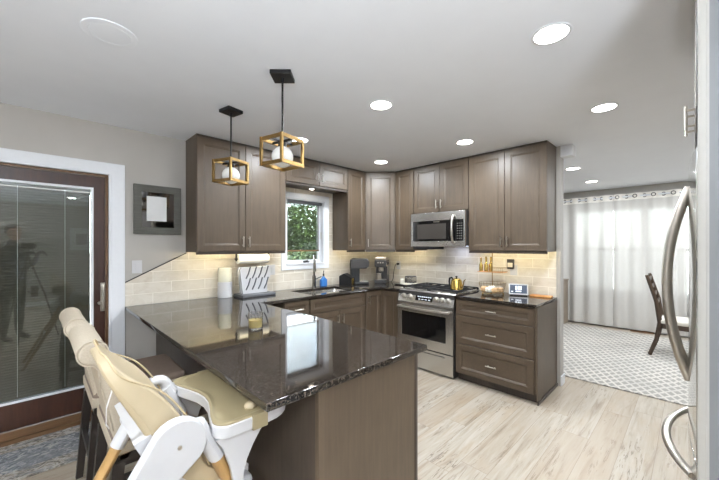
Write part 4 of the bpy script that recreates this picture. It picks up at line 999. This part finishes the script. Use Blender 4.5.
part('added_flash', B().box(fl.x-.04, fl.x+.04, fl.y-.03, fl.y+.03, fl.z-.14, fl.z, .006).cyl(fl+Vector((0, 0, -.08)), (-.09, -.095, .75), .012), 'black', t, 'added fill unit clamped to the tripod')
part('added_flash_rim', B().cells([fl.x-.046, fl.x-.04, fl.x+.04, fl.x+.046], [fl.y-.036, fl.y-.03, fl.y+.03, fl.y+.036], lambda x, y: not (abs(x-fl.x) < .04 and abs(y-fl.y) < .03), ident, fl.z-.05, fl.z+.022), 'black', t)
part('added_flash_head', B().box(fl.x-.036, fl.x+.036, fl.y-.026, fl.y+.026, fl.z-.002, fl.z+.002), 'puck', t, 'lit head of the added fill unit, aimed at the ceiling')
fd = bpy.data.lights.new('added_bounce_flash', 'AREA'); fd.shape = 'RECTANGLE'; fd.size = .07; fd.size_y = .05; fd.energy = FILL_FLASH_W; fd.color = (.85, .92, 1)  # unseen lamp on the tripod, added to lift the ceiling brightness
fo = bpy.data.objects.new('added_bounce_flash', fd); COL.objects.link(fo); fo.parent = t; fo.location = (fl.x+.05, fl.y+.07, fl.z+.005); fo.rotation_euler = (pi, 0, 0)
ls = thing('added_flash_stand', 'added fill light on a stand behind the camera, out of frame', 'light stand', (-1.2, -1.5, 0))  # unseen stand, added to bounce soft fill into the room
part('pole', B().cyl((-1.2, -1.5, .45), (-1.2, -1.5, 1.28), .011), 'black_metal', ls)
for k in range(3):
    a = 2.1*k; part('leg', B().tube([(-1.2, -1.5, .5), (-1.2+.4*cos(a), -1.5+.4*sin(a), .008)], .009, 8), 'black_metal', ls)
part('softbox', B().ring_loft([[(-1.2+h*a, -1.5+h*c, z) for a, c in ((-1,-1),(1,-1),(1,1),(-1,1))] for h, z in ((.06, 1.22), (.36, 1.43), (.36, 1.45))]), 'black', ls)
part('diffuser', B().box(-1.545, -.855, -1.845, -1.155, 1.4505, 1.453), 'paper', ls, 'white diffuser facing the ceiling')
fd2 = fd.copy(); fd2.energy = FILL_STAND_W; fd2.size = .68; fd2.size_y = .68
fo2 = bpy.data.objects.new('added_bounce_flash', fd2); COL.objects.link(fo2); fo2.parent = ls; fo2.location = (0, 0, 1.458); fo2.rotation_euler = (pi, 0, 0)
part('tripod_head', B().cyl(hub, hub+Vector((0, 0, .07)), .022).cyl(hub+Vector((0, 0, -.25)), hub, .014), 'black_metal', t)
for k in range(3):
    a = radians(YAW+60+120*k); part('leg', B().tube([hub+Vector((0, 0, -.02)), hub+Vector((.2*cos(a), .2*sin(a), -.65)), Vector((hub.x+.36*cos(a), hub.y+.36*sin(a), 0.008))], [.015, .013, .009], 8), 'black_metal', t)
# photographer
def skin_body(chains, mat):
    me = bpy.data.meshes.new('person'); vs = []; es = []; rad = []; key = {}
    for ch in chains:
        prev = None
        for p in ch:
            kx = tuple(round(c, 4) for c in p[:3])
            if kx not in key: key[kx] = len(vs); vs.append(p[:3]); rad.append((p[3], p[4] if len(p) > 4 else p[3]))
            if prev is not None and (prev, key[kx]) not in es: es.append((prev, key[kx]))
            prev = key[kx]
    me.from_pydata(vs, es, []); me.materials.append(M[mat])
    o = bpy.data.objects.new('person', me); COL.objects.link(o)
    sk = o.modifiers.new('skin', 'SKIN'); sk.use_smooth_shade = True
    for i, sv in enumerate(me.skin_vertices[0].data): sv.radius = rad[i]; sv.use_root = (i == 0)
    ss = o.modifiers.new('sub', 'SUBSURF'); ss.levels = 1; ss.render_levels = 2
    return o
pel = (0, 0, .93, .15, .11); ch_ = (0, .01, 1.27, .165, .115); nk = (0, 0, 1.46, .06, .06)
chains = [[pel, (0, 0, 1.08, .14, .105), ch_, (0, 0, 1.41, .10, .08), nk, (0, .015, 1.56, .055, .06)]]
def hand(w, s):
    out = [[w, (w[0]*.85, w[1]+.05, w[2]+.01, .03, .018), (w[0]*.72, w[1]+.09, w[2]+.015, .036, .016)]]
    e = out[0][-1]
    for i, L_ in enumerate((.062, .072, .068, .052)): out.append([e, (e[0]+(i-1.5)*.018, e[1]+.02, e[2]+.012-.012*i, .009), (e[0]+(i-1.5)*.019, e[1]+.02+L_*.5, e[2]+.02-.018*i, .0085), (e[0]+(i-1.5)*.019, e[1]+L_*.8, e[2]-.012-.018*i, .0075)])
    out.append([out[0][1], (w[0]*.8-s*.03, w[1]+.07, w[2]+.035, .0095), (w[0]*.75-s*.035, w[1]+.10, w[2]+.04, .008)]); return out
for s in (-1, 1):
    chains.append([ch_, (s*.14, .0, 1.39, .06, .06), (s*.20, -.02, 1.35, .056, .056), (s*.26, .0, 1.12, .045, .045), (s*.19, .16, 1.20, .038, .038), (s*.11, .30, 1.33, .028, .026)])
    chains += hand((s*.11, .30, 1.33, .028, .026), s)
    chains.append([pel, (s*.095, 0, .86, .098, .098), (s*.105, .01, .50, .066, .066), (s*.115, -.01, .26, .058, .06), (s*.12, -.02, .09, .042, .042), (s*.125, .06, .045, .045, .035), (s*.13, .15, .03, .036, .024)])
pr = skin_body(chains, 'shirt'); pr['label'] = 'person in dark clothes behind the tripod camera, mirrored in the door'; pr['category'] = 'person'
PL = Vector((-.27, -.30, 0)); pr.location = PL; pr.rotation_euler = (0, 0, radians(-45))
def pp(name, b, mat, sub=True, par=None): 
    o = part(name, b, mat, par or pr, world=False, sharp=1.2); return o
hc = Vector((0, .03, 1.655))
head = pp('head', B().ring_loft([[(hc.x+rx*cos(2*pi*j/20), hc.y+oy+ry*sin(2*pi*j/20), hc.z+z) for j in range(20)] for z, rx, ry, oy in ((-.115, .03, .035, .03), (-.10, .045, .055, .025), (-.06, .062, .08, .01), (0, .074, .095, 0), (.05, .076, .098, -.005), (.09, .062, .082, -.008), (.112, .03, .04, -.01))]), 'skin')
pp('hair', B().ring_loft([[(hc.x+rx*cos(2*pi*j/20), hc.y+oy+ry*sin(2*pi*j/20), hc.z+z) for j in range(20)] for z, rx, ry, oy in ((-.02, .070, .06, -.05), (.03, .081, .083, -.03), (.07, .079, .095, -.012), (.105, .058, .075, -.012), (.126, .022, .03, -.012))]), 'hair')
pp('nose', B().tube([hc+Vector((0, .092, .02)), hc+Vector((0, .112, -.022)), hc+Vector((0, .098, -.03))], [.007, .012, .009], 8), 'skin', par=head)
for s in (-1, 1):
    pp('eye', B().sphere(hc+Vector((s*.03, .083, .012)), .011, n=10), 'white_plastic', par=head); pp('ear', B().sphere(hc+Vector((s*.076, -.005, -.005)), .026, (.35, .7, 1), n=10), 'skin', par=head)
pp('mouth', B().tube([hc+Vector((-.022, .085, -.062)), hc+Vector((0, .094, -.060)), hc+Vector((.022, .085, -.062))], .005, 6), plain('lip', (150,90,84), .5), par=head)

# ------------------------------------------------------------------ garden beyond the kitchen window
struct('ground', B().box(-60, 90, WY+WT+.001, 90, -.2, -.1), 'ground'); struct('ground', B().box(XR+WT+.001, 90, -60, WY+WT, -.2, -.1), 'ground')
struct('added_roof', B().box(-4.5, 1.4, WY+WT+.002, WY+3.6, 2.3, 2.45).box(1.3, 1.4, WY+WT+.01, WY+3.6, -.1, 2.3), 'sill_wood', 'added porch cover blocking sky light outside the patio door')  # unseen cover and side wall, added to darken the door blinds
struct('added_roof', B().box(XR+WT+.002, XR+3.4, -6, WY+WT, 2.35, 2.5), 'white_trim', 'added cover blocking sky light outside the dining window')  # unseen, added to hold sky light off the sheer curtains
def shrub(name, x, y, h, r, n, mat, label, seed):
    rn = random.Random(seed); t = thing(name, label, 'tree', (x, y, -.1), 0, 'greenery outside the kitchen window')
    b = B()
    for k in range(4):
        a = k*1.7; b.tube([(x, y, -.1), (x+.08*cos(a), y+.08*sin(a), h*.35), (x+r*.5*cos(a), y+r*.5*sin(a), h*.75)], [.05, .035, .012], 7)
    part('trunk', b, 'bark', t)
    b = B()
    for i in range(n):
        u = rn.random()*2*pi; w = rn.uniform(-1, 1); q = rn.random()**.35
        c = Vector((x+r*q*sqrt(1-w*w)*cos(u), y+r*q*sqrt(1-w*w)*sin(u), h*.55+h*.45*w*q)); s = rn.uniform(.09, .19)
        d = Vector((rn.uniform(-1, 1), rn.uniform(-1, 1), rn.uniform(-.6, .4))).normalized(); e = d.cross(Vector((rn.uniform(-1, 1), rn.uniform(-1, 1), 1))).normalized()
        vs = [b.bm.verts.new(p) for p in (c, c+d*s*.5+e*s*.28, c+d*s*1.1, c+d*s*.5-e*s*.28)]; b.bm.faces.new(vs)
    part('foliage', b, mat, t, sharp=3)
GX = 'greenery outside the kitchen window'
shrub('shrub', 5.9, 11.6, 3.35, 1.2, 5200, 'leaf_b', 'dark green bushy shrub at the left of the window view', 1)
shrub('tree', 8.4, 11.8, 3.45, 1.1, 6000, 'leaf_a', 'bright green tree in the middle of the window view', 2)
shrub('tree', 10.7, 12.0, 3.6, 1.15, 5600, 'leaf_b', 'dark green tree at the right of the window view', 3)
shrub('tree', 9.4, 15.2, 4.0, 1.4, 6500, 'leaf_a', 'tall bright tree behind the others in the window view', 4)
shrub('tree', 12.2, 15.0, 4.0, 1.3, 4500, 'leaf_a', 'tall bright tree farthest right in the window view', 5)
shrub('shrub', 6.6, 9.0, 1.6, .8, 2200, 'leaf_b', 'low dark shrub nearest the kitchen window', 6)
shrub('shrub', 8.6, 14.2, 2.6, .0, 0, 'leaf_b', '', 7) if False else None
